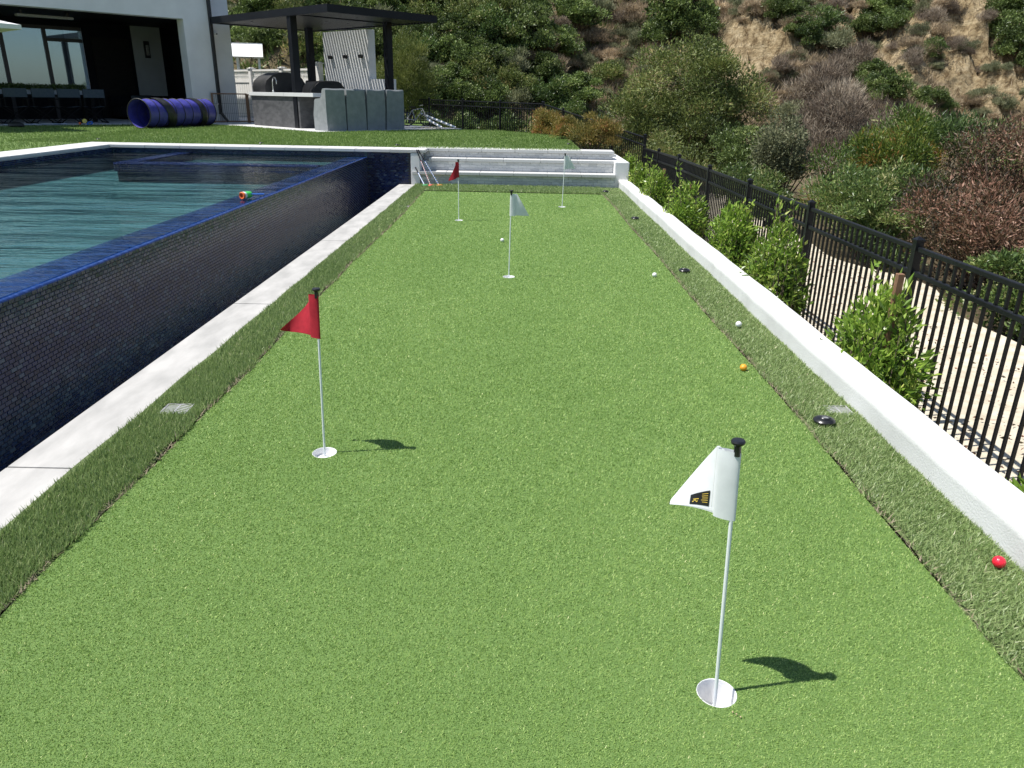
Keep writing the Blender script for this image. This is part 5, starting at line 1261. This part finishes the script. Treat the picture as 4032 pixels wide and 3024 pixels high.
def shrub(name, label, loc, mat, n, rad, nclump, cr, l, w, cat='shrub', group=None, up=.3, zmin=-.5, stem_n=10, stem_r=.02, zc=None, power=.45, out=.8, stem_mat='bark'):
    t = thing(name, label, cat, loc, 0, group)
    zc = rad[2]*.75 if zc is None else zc
    me, C_ = crown(g2, n, rad, nclump, cr, l, w, M[mat], 'crown', up, zc, zmin, out, power)
    obj('crown', me, t); obj('trunk', stems(C_, stem_n, stem_r, 'trunk', -.25, mat=stem_mat), t)
    return t
# big shrubs beyond the path
shrub('olive_shrub', 'huge olive brown rounded shrub directly behind the fence', (4.5, 22.6, -.8), 'leaf_olive', 62000, (2.45, 2.2, 2.1), 130, .24, .105, .036, zc=1.75, zmin=-1, power=.35, stem_n=20, stem_r=.06)
shrub('leafy_shrub', 'loose pale green shrub with small round leaves behind the fence', (5.5, 16.6, -.7), 'leaf_sage', 9000, (.75, .8, 1.2), 40, .28, .06, .04, zc=.9, zmin=-1, stem_n=12, stem_r=.03)
shrub('twiggy_shrub', 'large bare mauve brown twiggy bush between green shrubs', (7.4, 18.6, -.7), 'leaf_mauve', 26000, (1.25, 1.2, 1.5), 50, .3, .17, .012, zc=1.2, up=.8, stem_n=26, stem_r=.02)
shrub('lime_shrub', 'bright yellow green shrub with an orange patch behind the fence', (5.95, 13.0, -.85), 'leaf_lime', 26000, (1.25, 1.2, 1.25), 60, .28, .075, .022, zc=1.05, zmin=-1, up=.6, stem_n=14, stem_r=.03)
shrub('leafy_shrub', 'dark green willow-leaved shrub behind the yellow green one', (7.6, 14.4, -.85), 'leaf_green', 22000, (1.7, 1.1, 1.25), 60, .27, .1, .02, zc=1.15, zmin=-1, up=.6, stem_n=14, stem_r=.03)
shrub('leafy_shrub', 'dark green leafy shrub between the path and the yellow green one', (5.1, 11.2, -.75), 'leaf_green', 16000, (.9, 1.5, .85), 50, .28, .07, .022, zc=.65, zmin=-1, up=.5, stem_n=12, stem_r=.025)
rus = shrub('russet_shrub', 'large russet brown shrub with fading leaves beside the path', (6.15, 9.2, -.85), 'leaf_rust', 42000, (1.55, 1.6, 1.35), 85, .25, .062, .02, zc=.95, zmin=-1, up=.4, stem_n=22, stem_r=.03)
shrub('leafy_shrub', 'low green shrub with small round leaves spilling over the path', (5.2, 7.3, -.65), 'leaf_green', 14000, (.85, 1.1, .55), 40, .3, .045, .03, zc=.35, zmin=-1, up=.3, stem_n=12, stem_r=.015)
gsh = shrub('leafy_shrub', 'green round-leaved shrub growing into the russet one', (6.4, 7.2, -.7), 'leaf_green', 20000, (1.1, 1.0, 1.0), 60, .26, .045, .032, zc=.6, zmin=-1, up=.3, stem_n=12, stem_r=.015)
shrub('leafy_shrub', 'low olive green shrub at the path edge opposite the wall end', (4.75, 5.3, -.62), 'leaf_olive', 9000, (.55, .9, .35), 34, .3, .04, .026, zc=.2, zmin=-1, up=.3, stem_n=10, stem_r=.012)
shrub('leafy_shrub', 'dark thicket shrub under the huge olive one', (3.5, 18.6, -.7), 'leaf_olive', 14000, (1.0, 2.2, .95), 50, .3, .07, .03, zc=.6, zmin=-1, stem_n=12, stem_r=.02)
shrub('leafy_shrub', 'dark green thicket shrub between olive shrub and mauve bush', (5.6, 19.4, -.7), 'leaf_oak', 16000, (1.3, 1.5, 1.0), 50, .3, .08, .04, zc=.6, zmin=-1)
shrub('leafy_shrub', 'dark green low shrub beneath the pale round-leaved one', (4.5, 14.9, -.65), 'leaf_green', 12000, (.75, 1.6, .7), 40, .3, .065, .03, zc=.4, zmin=-1)
def clone(src, loc, rz, sc, label):
    c = copy_tree(src); c.location = loc; c.rotation_euler[2] = rz; c.scale = sc; c['label'] = label
for src, x, y, sc, lab in ((rus, 8.6, 5.4, 1.0, 'second russet shrub behind the round-leaved green one'), (gsh, 6.6, 3.4, 1.25, 'green shrub beside the near stretch of sandy path'), (rus, 7.6, .8, 1.1, 'russet shrub past the near end of the fence'), (gsh, 6.0, -1.6, 1.3, 'green shrub past the near end of the low wall'), (gsh, 10.2, 9.6, 1.6, 'tall green shrub behind both russet ones'), (rus, 10.4, 2.4, 1.5, 'tall russet shrub on the bank behind the near path'), (gsh, 9.4, -3.0, 1.6, 'tall green shrub on the bank past the wall end'), (gsh, 12.6, 14.5, 2.0, 'broad green shrub on the bank behind the willow-leaved one')):
    clone(src, (x, y, float(hill(x, y))-.1), rp.uniform(0, 6), (sc, sc, sc), lab)
for k, (x, y, r) in enumerate(((.9, 26.5, .9), (-.6, 27.6, .95), (-2.2, 29.2, 1.0), (2.4, 24.8, .9), (-3.6, 30.5, 1.0))):
    shrub('leafy_shrub', 'green leafy shrub pressing against the back fence', (x, y, -.7), 'leaf_green', 6000, (r, r, 1.0), 30, .32, .085, .045, zc=.75, group='shrubs behind the back fence', stem_n=8, stem_r=.02)
shrub('broom_shrub', 'tall olive green feathery shrub right of the pavilion', (-4.0, 27.6, .2), 'leaf_broom', 22000, (1.15, 1.0, 1.75), 60, .26, .13, .014, zc=1.45, up=1.0, stem_n=14, stem_r=.03)
# golden bushes by the lawn
for x, y, z, rx, rz, lab in ((.72, 21.0, .38, .55, .5, 'golden yellow bush at the far end of the lawn edge'), (1.1, 18.9, .36, .45, .42, 'golden yellow bush between two others on the lawn edge'), (1.52, 16.6, .3, .6, .52, 'broad golden orange bush beside the steps')):
    shrub('golden_bush', lab, (x, y, z), 'leaf_gold', 9000, (rx, rx*1.15, rz), 36, .32, .06, .018, 'bush', None, .5, -.6, 14, .008, rz*.8)
# hedge shrubs along the low wall
hedge = [(2.14, 4.38, 1.19, 0.35, 'staked hedge shrub with a wooden post in front of its crown'), (2.14, 6.3, 1.27, 0.35, 'hedge shrub beside the low wall with a narrow pale top'), (2.13, 7.95, 1.23, 0.35, 'hedge shrub beside the low wall with a broad base'), (2.13, 9.9, 1.25, 0.33, 'hedge shrub beside the low wall with a slender spire'), (2.12, 11.9, 1.23, 0.34, 'hedge shrub beside the low wall leaning to the fence'), (2.1, 13.7, 1.12, .27, 'hedge shrub beside the low wall near the steps pier'), (2.1, 15.5, 1.2, .28, 'hedge shrub right behind the steps pier'), (2.12, 2.62, 0.75, 0.32, 'low hedge shrub at the near end of the wall')]
for k, (x, y, h, r, lab) in enumerate(hedge):
    t = thing('hedge_shrub', 'glossy green '+lab, 'shrub', (x, y, -.47), 0, 'hedge shrubs along the low wall')
    # upright shoots with leaves set along them
    P, D, T, mst = [], [], [], MB()
    ns = 240
    nlead = int(g2.integers(2, 5)); la = g2.uniform(0, 6.28, nlead); lr = r*g2.uniform(.15, .6, nlead); lh = h*g2.uniform(.72, 1.04, nlead); lh[0] = h
    skew = g2.normal(0, .05, 2)
    for j in range(ns):
        q_ = int(g2.integers(0, nlead)); cx_, cy_ = lr[q_]*math.cos(la[q_])+skew[0], 1.4*lr[q_]*math.sin(la[q_])+skew[1]
        a = g2.uniform(0, 6.28); rr = r*.72*g2.random()**.6
        hh = lh[q_]*(1-.75*(rr/r)**1.0)*g2.uniform(.35, 1.03)
        b = np.array([.03*math.cos(a), .03*math.sin(a), .02]); tip = np.array([cx_*hh/h+rr*math.cos(a), cy_*hh/h+rr*math.sin(a)*1.3, hh])
        mid = (b+tip)/2+np.array([math.cos(a), math.sin(a), -.3])*r*.35
        mst.tube([tuple(b), tuple(mid), tuple(tip)], [.007, .004, .002], 4, cap=False)
        nl = int(52*(hh/h)**.5) if k else int(58*(hh/h)**.5)
        for q in np.linspace(.15, 1, nl):
            p = (1-q)**2*b+2*q*(1-q)*mid+q*q*tip
            dd = (tip-mid)/np.linalg.norm(tip-mid)
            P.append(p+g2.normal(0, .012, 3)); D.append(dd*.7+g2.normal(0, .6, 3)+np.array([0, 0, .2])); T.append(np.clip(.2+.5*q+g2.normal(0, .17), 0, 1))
    ne = 2600
    o_ = unit(g2.normal(0, 1, (ne, 3))); q_ = o_*(g2.random(ne)**.45)[:, None]
    tp_ = 1-.45*np.clip(q_[:, 2], 0, 1)
    pe = np.stack([q_[:, 0]*r*.85*tp_+skew[0]*.6, q_[:, 1]*r*1.15*tp_+skew[1]*.6, h*(.42+.4*q_[:, 2])], 1)
    bump_ = fbm(pe[:, 0]*9+k*3, pe[:, 2]*7+pe[:, 1]*5, 3, k) > .4
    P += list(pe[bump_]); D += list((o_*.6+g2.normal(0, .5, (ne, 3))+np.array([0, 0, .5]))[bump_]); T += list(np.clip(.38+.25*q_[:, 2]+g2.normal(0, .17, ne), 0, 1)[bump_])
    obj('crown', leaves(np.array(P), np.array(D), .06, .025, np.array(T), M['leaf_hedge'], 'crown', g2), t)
    obj('stems', mst.mesh('stems', M['bark']), t)
for x, y, z, lab in ((2.2, 4.33, .6, 'brown wooden stake beside the nearest staked shrub'), (2.2, 8.2, .36, 'brown wooden stake half hidden in the broad-based shrub'), (2.2, 10.0, .5, 'brown wooden stake half hidden in the slender shrub'), (2.19, 11.95, .52, 'brown wooden stake half hidden in the leaning shrub')):
    tag(MB().box(x-.02, x+.02, y-.018, y+.018, -.5, z).build('wooden_stake', M['brown_wood'], bevel=.003, segs=1), lab, 'stake')
# plants on the veranda table
t = thing('table_planter', 'low planter of dark greenery on the veranda table', 'planter', LW(-4.6, 8.0, 1.34), TH)
LB(MB().box(-6.0, -3.2, 7.9, 8.15, 1.342, 1.46), 'trough', M['interior_grey'], t)
n = 2600
P = np.stack([g2.uniform(-1.45, 1.45, n), g2.uniform(-.12, .16, n)+.0, .1+.14*g2.random(n)], 1)
obj('foliage', leaves(P, g2.normal(0, .6, (n, 3))+np.array([0, 0, .8]), .06, .035, np.clip(g2.normal(.4, .2, n), 0, 1), M['leaf_green'], 'foliage', g2), t)
# pampas plumes behind the house corner
t = thing('pampas_grass', 'pale pampas grass plumes behind the house corner', 'grass', (-11.6, 33.0, 0))
for k in range(9):
    a = g2.uniform(0, 6.28); tip = np.array([.8*math.cos(a), .5*math.sin(a), g2.uniform(2.9, 3.6)])
    n = 160; q = g2.random(n)
    P = np.array([0, 0, 0])+tip[None]*(.72+.28*q)[:, None]; D = g2.normal(0, .5, (n, 3))+tip/np.linalg.norm(tip)*1.2
    obj('plume', leaves(P, D, .16, .02, g2.random(n), M['plume'], 'plume', g2), t)
    obj('stalk', MB().tube([(0, 0, 0), tuple(tip*.9)], .012, 4).mesh('stalk', M['plume']), t)
# little weed on the path
shrub('weed', 'tiny green weed growing on the sandy path', (3.35, 3.62, -.5), 'leaf_green', 160, (.07, .07, .06), 8, .4, .05, .012, 'weed', None, .5, -.1, 4, .003, .03)
n = 2200
px = 1.97+2.4*g2.random(n)**1.2; pyy = g2.uniform(2.2, 15, n)
P = np.stack([px, pyy, np.full(n, -.475)], 1)
tag(obj('leaf_litter', leaves(P, g2.normal(0, 1, (n, 3))*np.array([1, 1, .15]), .035, .018, g2.random(n), M['leaf_rust'], 'leaf_litter', g2)), 'scattered brown fallen leaves on the sandy path', 'leaves', kind='stuff')
